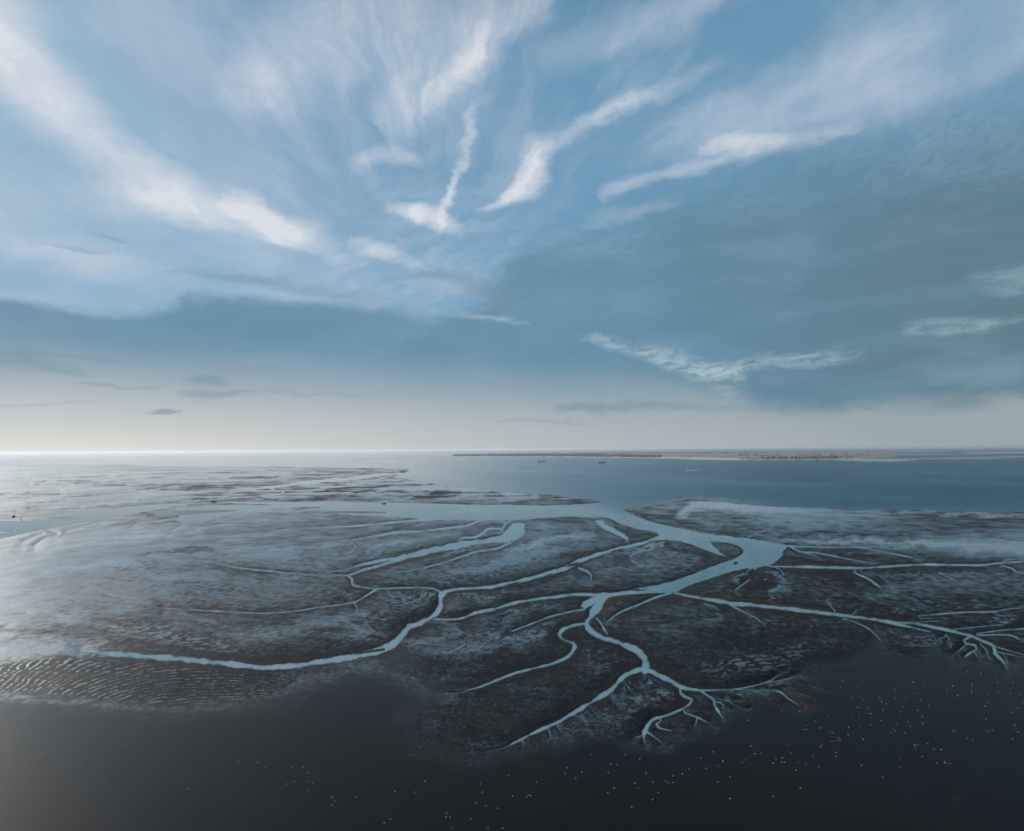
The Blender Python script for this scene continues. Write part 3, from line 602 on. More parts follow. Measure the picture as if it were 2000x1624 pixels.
soft(DRY, [
    cB([(80, 235, 30, .4), (220, 235, 30, .6), (380, 235, 60, .8), (480, 260, 60, .8), (560, 310, 50, .7), (640, 350, 50, .6), (760, 380, 30, .5)]), cB([(660, 230, 14, .8), (740, 280, 34, 1), (860, 330, 42, 1), (960, 345, 26, .8)]), cB([(210, 265, 16, 0), (330, 320, 30, .9), (360, 350, 20, .4)]),
    cB([(840, 165, 10, .8), (900, 190, 22, 1), (1000, 210, 40, .9), (1150, 230, 40, .9), (1250, 260, 40, .8), (1400, 290, 26, .8), (1600, 330, 18, .7)]), cB([(1400, 190, 30, 0), (1550, 230, 40, .4), (1700, 280, 30, .5)]),
    cC([(900, 215, 16, 0), (1200, 225, 40, .8), (1804, 235, 40, .9), (2300, 245, 40, .9)]), cC([(1000, 290, 50, .4), (1804, 290, 50, .4)]), cC([(0, 330, 10, .9), (300, 335, 14, .9), (600, 340, 10, .7), (1000, 335, 8, .6)]),
    cC([(280, 440, 10, .8), (450, 455, 22, .9), (700, 480, 30, .9), (850, 510, 30, .9), (1000, 520, 14, .5)]), cC([(150, 500, 30, .7), (300, 520, 30, .6), (560, 545, 20, .7)]), cC([(250, 600, 30, .6), (450, 620, 60, .8), (600, 680, 60, .8), (500, 730, 40, .5)]),
    cB([(400, 580, 14, .7), (250, 650, 18, .8), (100, 690, 18, .8), (-100, 730, 14, .7)]), cB([(620, 580, 30, .5), (740, 540, 60, .9), (900, 590, 60, .7), (700, 650, 60, .5)]), cB([(1090, 400, 30, .8), (1180, 440, 50, .9), (1320, 490, 40, .8), (1420, 500, 20, .6)]),
    cB([(1000, 560, 30, .2), (1200, 570, 40, .7), (1400, 540, 20, .9), (1500, 510, 8, .9)]), cB([(300, 760, 10, .6), (600, 700, 24, .5), (900, 660, 30, .4)]), cB([(260, 515, 14, .7), (400, 480, 26, .9), (600, 455, 18, .9), (800, 400, 14, .9), (960, 350, 14, .8)]),
    cB([(1800, 700, 60, .8), (1700, 690, 50, .7), (1640, 760, 30, .5)]), cA([(1500, 330, 60, .5), (1600, 260, 16, .8), (1720, 270, 20, .8)]), cA([(1370, 380, 14, .9), (1420, 372, 6, .8)]), cA([(900, 330, 10, .4), (1300, 300, 10, .4)]),
    cA([(900, 260, 8, .3), (700, 235, 14, .6), (500, 215, 14, .6), (400, 200, 8, .3)]), cA([(1200, 640, 20, .3), (900, 650, 20, .5), (760, 670, 20, .7)]), cA([(1200, 770, 30, 1), (1250, 820, 30, 1), (1180, 880, 26, 1), (1080, 940, 22, .9), (1000, 990, 20, .8)]),
    cA([(720, 690, 14, 1), (700, 720, 10, .9), (780, 745, 14, .8), (690, 790, 16, .8), (560, 820, 12, .6)]), cA([(760, 1080, 30, .7), (900, 1090, 40, .9), (700, 1130, 30, .7), (500, 1160, 40, .5)]), cA([(-100, 1180, 20, .3), (200, 1220, 30, .8), (450, 1200, 24, .8), (650, 1170, 14, .6)]),
    cA([(0, 1310, 16, 1), (250, 1310, 20, 1), (420, 1300, 14, 1), (600, 1280, 10, 1), (690, 1258, 5, .8)]), cL([(1000, 840, 30, .2), (1200, 830, 24, .6), (1500, 840, 24, .5)]), cL([(600, 960, 24, .2), (900, 960, 24, .6), (1150, 940, 16, .7)]),
    cL([(1150, 690, 10, .4), (1350, 685, 10, .7), (1560, 700, 10, .6)]), cL([(980, 495, 10, .6), (1150, 475, 18, .8), (1330, 450, 22, .8), (1500, 460, 20, .5)]), cL([(780, 575, 10, .8), (890, 575, 14, .8)]), cL([(1300, 600, 30, .4), (1500, 580, 40, .6), (1750, 610, 30, .6), (1900, 630, 20, .5)]),
    cL([(1000, 200, 14, .9), (1300, 215, 14, 1), (1600, 195, 10, .8)]), cL([(600, 300, 14, .7), (900, 260, 18, .9), (1000, 280, 14, .7)]), cL([(200, 370, 14, .7), (350, 350, 14, .8)]), cL([(1000, 265, 10, .8), (1250, 250, 12, .8), (1500, 220, 10, .8)]),
    cA([(150, 95, 10, .7), (400, 90, 12, 1), (800, 88, 12, .8), (1000, 80, 8, .4)]), cA([(800, 75, 10, .8), (950, 70, 10, .9), (1100, 58, 8, .7)]), cA([(1200, 60, 14, .9), (1450, 45, 12, .8)]), cA([(1400, 95, 8, .7), (1700, 85, 8, .7), (1800, 80, 6, .5)]), cA([(1350, 118, 5, .8), (1700, 122, 4, .8)]),
    cB([(0, 110, 12, .8), (250, 90, 20, .9), (400, 95, 16, .8), (560, 108, 8, .8)]), c5([(800, 410, 12, .7), (1200, 400, 10, .8), (1500, 370, 8, .7)]), c5([(1000, 470, 6, .8), (1400, 445, 8, .9), (1850, 405, 6, .9)]), c5([(700, 480, 10, .8), (900, 470, 8, .6)]),
    c5([(500, 340, 10, .4), (1000, 360, 10, .6), (1900, 330, 8, .5)]), c5([(1200, 590, 20, .8), (1600, 560, 24, .9), (2000, 540, 20, .8)]), c5([(0, 660, 5, .8), (600, 612, 10, .9), (1200, 612, 10, .9)]), c4([(300, 770, 14, .7), (500, 785, 24, .7), (800, 760, 8, .6)]), c4([(800, 765, 10, .9), (1200, 745, 14, 1), (1600, 710, 12, .9), (2000, 690, 8, .8)]),
    c4([(0, 385, 12, .4), (800, 400, 16, .5), (1300, 385, 10, .5), (2000, 380, 10, .4)]), c4([(560, 345, 5, .6), (1200, 348, 8, .8), (1440, 357, 4, .5)]), c4([(60, 525, 14, .8), (150, 530, 10, .7)]), c4([(310, 530, 10, .9), (380, 515, 8, .7)]), c4([(780, 475, 10, .7), (950, 460, 12, .8), (1100, 480, 8, .6)]), c4([(700, 660, 10, .5), (1100, 640, 12, .7), (1400, 630, 10, .8), (1900, 625, 8, .6)]),
    c4([(0, 560, 8, .4), (250, 550, 8, .5)]), c4([(1300, 560, 14, .5), (1900, 590, 12, .6)]), c4([(2000, 520, 10, .5), (1500, 525, 10, .5)]), c8([(150, 600, 70, .9), (250, 670, 60, .9), (340, 680, 40, .7)]),
], 'max')
soft(SAND, [
    cB([(270, 515, 6, .3), (400, 488, 16, .75), (600, 465, 14, .9), (800, 415, 10, .9), (960, 370, 9, .9), (1032, 338, 8, .7)]), cB([(795, 163, 5, .6), (900, 203, 9, .9), (1000, 246, 10, .8), (1250, 292, 8, .7), (1400, 316, 8, .7), (1560, 335, 14, .8), (1620, 340, 8, .5)]),
    cB([(1480, 405, 6, .4), (1560, 408, 10, .8), (1610, 435, 12, .9), (1618, 470, 12, .9), (1580, 505, 10, .7)]), cB([(1510, 470, 16, .9), (1560, 450, 14, .7)]), cB([(1380, 455, 6, .4), (1440, 480, 8, .8), (1500, 495, 6, .8)]), cB([(1200, 395, 6, .5), (1250, 410, 12, .8), (1290, 425, 8, .6)]),
    cB([(1175, 735, 14, .9), (1250, 700, 14, .95), (1350, 655, 12, .95), (1480, 615, 10, .9), (1640, 582, 6, .8)]), cB([(1195, 730, 14, .9), (1300, 765, 12, .8), (1450, 790, 9, .85), (1650, 800, 9, .8), (1804, 812, 9, .8)]), cC([(0, 820, 9, .9), (200, 855, 14, .9), (360, 872, 8, .6)]),
    cB([(720, 820, 30, .4), (680, 900, 34, .85), (640, 890, 30, .9), (680, 820, 20, .8), (760, 790, 14, .7), (860, 772, 8, .7)]), cB([(560, 950, 14, .7), (590, 980, 20, .7), (620, 1020, 14, .5)]), cB([(1090, 770, 30, .55), (1160, 770, 30, .6), (1220, 780, 24, .4)]),
    cC([(40, 545, 8, .8), (250, 551, 9, .8), (500, 562, 7, .7)]), cC([(740, 570, 5, .6), (900, 552, 7, .9), (1100, 545, 5, .7)]), cC([(1370, 549, 5, .8), (1530, 545, 7, .9), (1600, 535, 4, .6)]), cC([(1640, 548, 4, .7), (1720, 570, 6, .7)]),
    cA([(850, 492, 6, .6), (1000, 468, 9, .8), (1100, 452, 10, .9), (1400, 402, 11, .9), (1600, 370, 11, .9), (1790, 332, 9, .8)]), cA([(600, 555, 4, .3), (680, 545, 7, .6), (740, 540, 5, .4)]), cA([(780, 602, 6, .6), (900, 570, 11, .8), (1050, 532, 18, .9), (1200, 500, 20, .9), (1350, 468, 10, .7)]), cA([(1650, 440, 8, .5), (1750, 430, 14, .8), (1830, 410, 10, .7)]),
    cA([(690, 645, 14, .8), (735, 668, 20, .85), (755, 680, 8, .5)]), cA([(0, 655, 5, .7), (200, 664, 7, .7), (400, 680, 7, .6), (640, 686, 6, .7)]), cA([(1340, 790, 22, .6), (1330, 840, 20, .8), (1300, 880, 14, .6)]), cA([(150, 585, 8, .5), (300, 600, 12, .5)]), cA([(1500, 900, 10, .4), (1700, 850, 10, .5), (1800, 830, 8, .5)]),
    cA([(1110, 1000, 14, .6), (1090, 1020, 10, .5)]), c8([(120, 600, 80, .32), (250, 660, 66, .36), (350, 690, 40, .28)]), c8([(0, 500, 60, .25), (200, 480, 30, .3)]), cB([(400, 555, 10, .9), (440, 555, 16, .9), (500, 548, 12, .8)]), cB([(1740, 590, 22, .8), (1800, 580, 20, .8)]), cB([(1565, 545, 12, .7), (1590, 540, 8, .8)]),
    cP([(1480, 895, 3, .3), (1600, 897, 4, .4), (1740, 899, 6, .5), (1880, 895, 4, .5), (2100, 893, 6, .4)]), cB([(310, 1020, 24, .35), (400, 940, 20, .45), (480, 900, 16, .45)]),
    cP([(280, 1402, 3, .35), (299, 1402, 4, .4)]), cP([(70, 1477, 4, .3), (90, 1474, 3, .3)]), cP([(98, 1484, 3, .35), (124, 1482, 3, .3)]), cP([(4, 1444, 4, .3), (9, 1443, 3, .3)]), cP([(205, 1525, 3, .25), (212, 1518, 3, .25)]), cP([(1868, 1561, 4, .4), (1876, 1562, 3, .4)]), cP([(1860, 1559, 3, .3), (1863, 1560, 3, .3)]),
], 'max', 1.01)
# ripple marks: where they lie
RIPBAR = cL([(-400, 1330), (-200, 1270), (0, 1245), (150, 1225), (300, 1212), (600, 1205), (900, 1208), (1200, 1235), (1500, 1268), (1804, 1292), (2100, 1303), (2400, 1285), (2490, 1262), (2400, 1300), (2200, 1318), (2120, 1350), (2060, 1420), (1980, 1465), (1804, 1495), (1500, 1545), (1250, 1556), (1100, 1550), (850, 1525), (600, 1500), (300, 1470), (0, 1450), (-400, 1440)])
RB = poly_field(RIPBAR, 40)
bar = smooth(-RB + 4 * O[6.5], -1, 9)
soft(PAT, [
    cB([(1300, 1300, 60, .2), (1500, 1260, 120, .9), (1700, 1250, 120, 1), (1804, 1230, 110, .9), (2100, 1130, 60, .7)]), c7([(1050, 520, 60, .9), (1150, 620, 80, 1), (1000, 600, 90, .9), (900, 680, 100, .6), (700, 760, 80, .4)]),
    cA([(850, 800, 60, .8), (1000, 790, 80, 1), (1150, 800, 70, .9), (1000, 860, 60, .7), (850, 920, 60, .6), (600, 900, 30, .5)]), cA([(800, 690, 20, .8), (1000, 680, 28, .9), (1250, 680, 28, .9), (1500, 650, 24, .8), (1804, 610, 20, .6)]), cA([(1400, 760, 30, .8), (1550, 790, 60, .9), (1700, 760, 50, .8), (1850, 720, 40, .5)]), cB([(0, 870, 50, .8), (200, 840, 40, .9), (380, 820, 30, .7)]),
    cA([(500, 720, 40, .5), (650, 740, 40, .8), (750, 740, 30, .8)]), cA([(1500, 1080, 60, .5), (1700, 1060, 80, .9), (1900, 1050, 70, 1), (2050, 980, 60, .8)]), cA([(700, 1030, 50, .6), (850, 1060, 50, .9), (760, 1090, 40, .9)]), cA([(1500, 940, 40, .5), (1650, 960, 50, .7), (1804, 950, 40, .5)]),
    cL([(700, 1000, 60, .4), (1000, 1020, 90, 1), (1250, 1050, 90, 1), (1450, 1120, 80, .8), (1700, 1120, 60, .5)]), cL([(1000, 480, 20, .8), (1150, 470, 30, 1), (1350, 450, 34, 1), (1550, 470, 30, .8), (1750, 480, 30, .5)]), cL([(850, 580, 40, .8), (1100, 560, 50, .9), (1000, 520, 40, .6)]), cL([(1150, 700, 20, .7), (1400, 690, 24, .9), (1650, 720, 60, .8), (1300, 760, 60, .7)]),
    cC([(0, 950, 40, .3), (250, 940, 40, .8), (500, 960, 40, .6)]), cC([(850, 1030, 60, .6), (1000, 1080, 80, .9), (1150, 1100, 60, .8)]), cC([(1050, 920, 30, .6), (1400, 920, 50, .9), (1650, 930, 50, .8), (1804, 960, 60, .7)]), cC([(1000, 840, 30, .7), (1300, 830, 40, .8), (1600, 850, 40, .7), (800, 870, 20, .8)]),
    cC([(700, 620, 30, .6), (850, 620, 40, .8), (1100, 620, 40, .8), (1300, 610, 30, .6)]), cC([(300, 380, 40, .6), (800, 390, 50, .8), (1200, 410, 60, .9), (1804, 440, 90, .8)]), cC([(1600, 1130, 80, .5), (1450, 1140, 60, .5)]), cB([(100, 1080, 80, .8), (300, 1000, 60, .7)]), cB([(500, 1130, 60, .5), (700, 1200, 80, .7), (500, 1330, 100, .5)]),
    cL([(1500, 1400, 30, .3), (1900, 1420, 40, .8), (2050, 1380, 20, .8)]), c4([(1200, 520, 20, .6), (2000, 520, 30, .6)]), c5([(200, 420, 20, .6), (400, 440, 20, .6)]),
], 'max')

# ---- rills: thin wandering drainage lines
RILL = []
rr = random.Random(11)


def rills(x0, y0, x1, y1, n, ang, spread, length, w=1.6, k=.5, branch=.5):
    for i in range(n):
        t = rr.random(); w *= rr.uniform(.97, 1.03); x, y = x0 + (x1 - x0) * t + rr.uniform(-6, 6), y0 + (y1 - y0) * t + rr.uniform(-3, 3)
        a = math.radians(ang + rr.uniform(-spread, spread)); L = length * rr.uniform(.45, 1.25); wq = w * 1.5; pts = [(x, y, wq, k)]
        m_ = max(3, int(L / 8)); va = 0
        for j in range(1, m_ + 1):
            va = va * .6 + rr.uniform(-.35, .35); a += va * .5
            x += math.cos(a) * L / m_; y += math.sin(a) * L / m_ * .62
            f = 1 - j / m_
            pts.append((x, y, wq * (.55 + .45 * f), k * (.25 + .75 * f) * rr.uniform(.7, 1.1)))
            if branch and rr.random() < branch / m_ * 2 and j < m_:
                s_ = rr.choice((-1, 1)); b_ = a + s_ * rr.uniform(.4, .9); q = [(x, y, w * .7, k * .7 * f + .1)]
                u, v = x, y
                for _ in range(3):
                    b_ += rr.uniform(-.3, .3); u += math.cos(b_) * L / m_ * .8; v += math.sin(b_) * L / m_ * .5; q.append((u, v, w * .6, k * .5 * f))
                RILL.append(q)
        RILL.append(pts)


rills(1000, 1235, 1085, 1215, 26, 112, 14, 62, 1.5, .45); rills(900, 1262, 1000, 1240, 16, 120, 14, 50, 1.5, .4); rills(1085, 1262, 1150, 1290, 8, 60, 20, 60, 1.3, .35)
rills(1265, 1320, 1330, 1345, 22, 62, 22, 60, 1.7, .55); rills(1230, 1330, 1160, 1370, 14, 75, 20, 46, 1.5, .45); rills(1140, 1395, 1020, 1450, 26, 62, 22, 36, 1.3, .5)
rills(1260, 1410, 1330, 1380, 20, 70, 40, 40, 1.4, .55); rills(1330, 1345, 1420, 1400, 26, 45, 35, 46, 1.4, .55); rills(1400, 1350, 1560, 1345, 46, 38, 24, 62, 1.4, .6, 1.2); rills(1480, 1346, 1560, 1320, 16, -18, 14, 50, 1.3, .5)
rills(1880, 1265, 1990, 1300, 36, 62, 26, 50, 1.3, .55, 1.0); rills(1870, 1245, 2000, 1235, 22, 15, 16, 70, 1.3, .5); rills(1740, 1222, 1860, 1250, 26, 75, 22, 44, 1.3, .45); rills(1650, 1205, 1740, 1225, 14, 60, 24, 40, 1.3, .4)
rills(1540, 1200, 1650, 1208, 14, 55, 20, 34, 1.2, .4); rills(1800, 1196, 1990, 1185, 20, -14, 10, 70, 1.1, .45); rills(1370, 1180, 1480, 1195, 10, 48, 14, 60, 1.2, .35); rills(1260, 1230, 1420, 1200, 26, 12, 8, 80, 1.2, .25)
rills(690, 1222, 760, 1245, 30, 200, 10, 80, 1.1, .5, .2); rills(700, 1240, 780, 1262, 18, 190, 8, 90, 1.0, .5, .1); rills(860, 1170, 950, 1160, 16, 100, 30, 30, 1.1, .5); rills(735, 1150, 850, 1160, 22, 95, 30, 34, 1.2, .55); rills(640, 1180, 700, 1170, 14, 110, 20, 22, 1.1, .5)
rills(1700, 1125, 1900, 1118, 24, 30, 20, 50, 1.0, .5); rills(1560, 1062, 1990, 1056, 60, 12, 12, 60, .9, .5, .3); rills(1500, 1210, 1600, 1225, 12, 120, 20, 30, 1.2, .3); rills(930, 1270, 1060, 1240, 14, 165, 12, 70, 1.2, .35)
rills(180, 1150, 420, 1215, 30, 20, 10, 70, 1.0, .3, .1); rills(0, 1180, 260, 1230, 40, 28, 8, 90, 1.0, .28, .1); rills(260, 1090, 480, 1075, 20, 8, 8, 60, .9, .4, .2); rills(940, 1200, 1100, 1180, 24, 150, 16, 40, 1.1, .45); rills(1180, 1110, 1400, 1100, 24, 160, 14, 70, 1.0, .22)
rills(915, 1475, 1010, 1452, 12, 160, 16, 30, 1.0, .35); rills(885, 1355, 940, 1340, 8, 170, 14, 30, 1.0, .4); rills(1600, 1250, 1700, 1270, 12, 80, 30, 24, 1.2, .35)
RL = np.zeros((NR, NC), np.float32)
soft(RL, RILL, 'max', 2)

# ---- relief, wetness and sheen tones
land = smooth(WF, 0, 1.2)
bw = np.clip(Bm * 0.030, 1.0, 16)
bigw0 = smooth(WWF, .3, 2.4)
bank = np.exp(-np.maximum(WF, 0) / bw)                        # 1 at the water's edge
swell = smooth(WF, 2, 14)
zr = 1.7 * (1 - np.exp(-np.maximum(WF, 0) / (bw * 2.4))) + swell * (.07 * O[14] + .22 * O[32] + .50 * O[80] + .9 * O[200])
pw = smooth(PX, 1150, 700)
pool = smooth(-pool_edge, -12 - 22 * pw, 26 + 20 * pw)
# ripple crests: curved on the big bar, scattered cells elsewhere
U_, V_ = GX, GY
u_ang = np.radians(58 - 52 * smooth(PX, 60, 480))
ru = PX * .62 - PY * 1.0
# crest phase of the bar, bending from steep on the left to flat on the right
xr = PX - 50; t_ = np.clip(xr / 430, 0, 1)
ph = ((PY - 1290) * (.060 + .075 * t_) + .046 * xr - np.where(xr > 430, .064 * (xr - 215), .064 * np.clip(xr, 0, None) ** 2 / 860)) * 1.55
ph = ph + .55 * O[32] + .40 * O[14] + .22 * O[6.5] + .10 * O[3.2]
crest = .5 + .5 * np.sin(ph * 2 * math.pi) + .50 * O[3.2] + .40 * O[1.6] + .30 * O[6.5]
bar_film = smooth(crest, .60, 1.15) * (.5 + .5 * smooth(RB, -40, -4) + .25 * O[32])
cells = octave(2.6, 40, .5, 1.6, .5) + .7 * octave(5.0, 41, .2, 1.5, .4) + .5 * O[1.6]
cell_film = smooth(cells, -.10, .40)
far = smooth(DIST, 900, 2500)
spk = octave(2.2, 45, 1.1, 1.5, .2) * .8 + octave(1.1, 46, 1.1, 1.6, .2) * .7 + .6 * O[6.5]
strk = octave(5.0, 50, -.35, 5.0, .6) * .8 + octave(11.0, 51, -.3, 4.0, .5)
farst = octave(26, 52, .15, 4, .5) * .8 + octave(60, 53, .1, 4, .4) + octave(150, 54, .2, 3, .3)
tex = 0
for lam_, o_ in O.items():
    rows_ = lam_ * F * H / np.maximum(DIST, 60) ** 2
    tex = tex + o_ * np.exp(-np.log(np.maximum(rows_, 1e-3) / 2.1) ** 2 / (2 * .75 ** 2))
grain = .6 * octave(4.2, 47, .15, 1.7, .3) + .9 * octave(2.3, 48, .1, 1.5, .2) + .7 * O[1.6] + .4 * O[6.5]
base_f = .25 + .28 * smooth(Bm, 420, 200)  # less film nearby: weaker reflection at a steep view, put into the tone
base_f -= .15 * smooth(PX, 1250, 1500) * smooth(Bm, 190, 240)
leftmid = smooth(PX, 1000, 700) * smooth(Bm, 400, 330) * smooth(Bm, 70, 110)
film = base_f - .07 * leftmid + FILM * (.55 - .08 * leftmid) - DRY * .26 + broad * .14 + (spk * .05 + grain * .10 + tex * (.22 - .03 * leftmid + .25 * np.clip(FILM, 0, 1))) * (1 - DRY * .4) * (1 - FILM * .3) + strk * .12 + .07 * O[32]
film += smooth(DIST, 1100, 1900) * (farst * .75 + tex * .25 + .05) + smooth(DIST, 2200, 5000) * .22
film += .14 * smooth(PX, 900, 300) * smooth(Bm, 380, 250)  # more pale film on the left: sun glow put into the colour
film = film * (1 - PAT * .75) + PAT * (.08 + .75 * cell_film + .25 * FILM)
film = np.maximum(film * (1 - .30 * smooth(RL, .05, .3)), film + RL * 1.05)
film = film * (1 - bar) + bar * (bar_film * .9 + .03)
poolA = pool * (1 - .75 * np.clip(FILM, 0, 1))
film = film * (1 - .9 * poolA)
edge_wet = np.exp(-np.maximum(WF, 0) / np.clip(bw * .13, .5, 3)) * .55
nearcut = smooth(Bm, 120, 300)
bank2 = np.exp(-np.maximum(WF, 0) / (bw * (1.6 + 1.2 * np.clip(O[14] + O[32], -.8, .8))))
bigw = smooth(WWF, .15, 1.9)
film = film * (1 - bank2 * (.25 + .70 * nearcut) * (1 - pool * .8) * (1 - .8 * np.clip(FILM, 0, 1)) * bigw)
film = film + .24 * np.clip(np.cos(np.maximum(WF, 0) * .85 + 4 * WID + 2 * O[32]), -.3, 1) * np.exp(-np.maximum(WF, 0) / np.clip(bw * .7, 2, 8)) * smooth(Bm, 60, 160) * bigw * (1 - pool)
film = np.maximum(film, edge_wet * (1 - nearcut * .3))
SAND = SAND * (.75 + .5 * np.clip(O[6.5] + O[14], -.5, .5)) + bank * bigw0 * nearcut * .26 * (.6 + np.clip(O[14], -.5, .5)) * (1 - pool)
PALE = smooth(FILM, .70, 1.05) * smooth(DIST, 520, 800) * smooth(WF, 0, 3) * (1 - SAND)  # dry sand on the bank, plus sheens and sun-bright flats painted pale
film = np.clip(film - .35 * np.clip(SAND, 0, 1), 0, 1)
SAND = np.clip(SAND, 0, 1)
zr -= RL * .05
zr += bar * .10 * (1 - bar_film) + PAT * .07 * (.5 - cell_film) + .03 * O[6.5]
zr = np.where(pool > .02, zr * (1 - pool) + pool * .9, zr)
zr = np.maximum(zr, .03)
Z = np.where(WF > 0, np.minimum(zr, .10 + WF * .12), np.maximum(-1.2, WF * .10))
Z = Z * smooth(DIST, 60000, 9000) if False else Z
Z = np.where(DIST > 9000, np.clip(Z * .6, -1, 1.2), Z)


def grid_mesh(name, X, Y, Zv, far_rim=True):
    """one sheet: the grid plus a rim that carries it out to the sides and behind"""
    nr, nc = X.shape
    if far_rim:
        X = np.hstack([np.minimum(X[:, :1] - 4000, -120000), X, np.maximum(X[:, -1:] + 4000, 120000)])
        Y = np.hstack([Y[:, :1], Y, Y[:, -1:]]); Zv = np.hstack([Zv[:, :1], Zv, Zv[:, -1:]])
        X = np.vstack([X, X[-1:]]); Y = np.vstack([Y, np.full((1, nc + 2), -60000.0)]); Zv = np.vstack([Zv, Zv[-1:]])
        nr, nc = X.shape
    me = bpy.data.meshes.new(name)
    me.vertices.add(nr * nc)
    me.vertices.foreach_set('co', np.stack([X, Y, Zv], -1).astype(np.float32).ravel())
    i = np.arange(nr * nc).reshape(nr, nc)
    q = np.stack([i[1:, :-1], i[1:, 1:], i[:-1, 1:], i[:-1, :-1]], -1).reshape(-1, 4)
    me.loops.add(q.size); me.loops.foreach_set('vertex_index', q.ravel().astype(np.int32))
    me.polygons.add(len(q)); me.polygons.foreach_set('loop_start', (np.arange(len(q)) * 4).astype(np.int32))
    me.polygons.foreach_set('use_smooth', np.ones(len(q), bool))
    me.update()
    return me


def point_attr(me, name, arrs):
    a = me.attributes.new(name, 'FLOAT_COLOR', 'POINT')
    st = []
    for v in arrs:
        v = np.hstack([v[:, :1], v, v[:, -1:]]); v = np.vstack([v, v[-1:]]); st.append(v)
    a.data.foreach_set('color', np.stack(st, -1).astype(np.float32).ravel())


def link(name, me, mat, parent=None):
    o = bpy.data.objects.new(name, me); col.objects.link(o)
    if mat: me.materials.append(mat)
    if parent: o.parent = parent
    return o


def new_mat(name):
    mt = bpy.data.materials.new(name); mt.use_nodes = True
    nt = mt.node_tree; b = nt.nodes['Principled BSDF']
    return mt, NT(nt), b


def plain(name, c, rough=.6, metal=0.0, var=.12, scale=1.5):
    mt, N, b = new_mat(name)
    g = N.node('ShaderNodeTexCoord').outputs['Object']
    n = N.noise(g, scale, 3.0)
    cc = N.mix(n, tuple(v * (1 - var) for v in c), tuple(min(1, v * (1 + var)) for v in c))
    N.put(b.inputs['Base Color'], cc); b.inputs['Roughness'].default_value = rough; b.inputs['Metallic'].default_value = metal
    return mt


mud, N, b = new_mat('wet_mud')
at = N.node('ShaderNodeAttribute', attribute_name='surf')
fi, sa_, dr = N.sep(at.outputs['Color'])
pos = N.node('ShaderNodeTexCoord').outputs['Object']
g1 = N.noise(pos, .55, 5.0, .65); g2 = N.noise(pos, 1.7, 3.0, .6)
g3 = N.noise(pos, .03, 4.0, .55)
fi2 = N.m('ADD', fi, N.m('MULTIPLY', N.m('SUBTRACT', g1, .5), .42), clamp=True)
cmud = N.mix(g3, (.0095, .0105, .0115), (.017, .0185, .0200))
sheen_tint = N.mix(g3, (.085, .142, .163), (.115, .182, .204))  # pale tint that puts the sky's sheen on the film into base colour
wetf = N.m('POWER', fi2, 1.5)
cmud = N.mix(N.m('MULTIPLY', wetf, N.m('SUBTRACT', 1.0, dr)), cmud, sheen_tint)
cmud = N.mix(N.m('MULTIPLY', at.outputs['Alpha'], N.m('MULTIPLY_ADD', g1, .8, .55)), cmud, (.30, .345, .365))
cmud = N.mix(dr, cmud, N.mix(N.m('MULTIPLY', fi, .9), N.mix(g3, (.0036, .0028, .0022), (.0062, .0050, .0042)), (.046, .058, .066)))
csand = N.mix(g1, (.046, .029, .018), (.110, .074, .047))
N.put(b.inputs['Base Color'], N.mix(sa_, cmud, csand))
N.put(b.inputs['Roughness'], N.fmix(dr, N.fmix(N.ss(fi2, .1, .9), .62, .46), .60))
N.put(b.inputs['Specular IOR Level'], N.fmix(dr, N.fmix(N.ss(fi2, 0, .9), .06, .50), .03))
b.inputs['IOR'].default_value = 1.36
N.put(b.inputs['Coat Weight'], N.fmix(dr, N.m('MULTIPLY', N.ss(fi2, .15, .95), .9), 1.0)); N.put(b.inputs['Coat Roughness'], N.fmix(dr, .14, .25)); N.put(b.inputs['Coat IOR'], N.fmix(dr, 1.31, 1.13))
bp = N.node('ShaderNodeBump'); bp.inputs['Strength'].default_value = .10; bp.inputs['Distance'].default_value = .12
N.put(bp.inputs['Height'], N.m('MULTIPLY', N.m('ADD', g2, g1), N.m('SUBTRACT', 1.0, N.m('MAXIMUM', dr, N.m('MULTIPLY', fi, .9)))))
N.t.links.new(bp.outputs[0], b.inputs['Normal'])

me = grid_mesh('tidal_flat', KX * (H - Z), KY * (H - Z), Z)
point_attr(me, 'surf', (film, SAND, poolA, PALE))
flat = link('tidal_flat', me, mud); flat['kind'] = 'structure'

# ------------------------------------------------------------------ the water: one level sheet that fills the channels and the sea
ws = np.unique(np.concatenate([np.arange(0, NR, 2), [NR - 1]])); wc = np.unique(np.concatenate([np.arange(0, NC, 2), [NC - 1]]))
IX = np.ix_(ws, wc)
seaD = poly_field(SEA, 60)[IX]
wpx, wpy = PX[IX], PY[IX]
openw = smooth(-seaD, -30, 10)
riv = smooth(poly_field(RIVER, 40)[IX] * -1, -12, 8)
turb = np.where(openw > 0, .95 * (1 - openw) + openw * (.50 - .42 * smooth(wpx, 900, 1700)), .95)
turb = turb * (1 - .38 * riv * (1 - openw))
turb += openw * (.10 * O[600][IX] + .06 * O[200][IX])
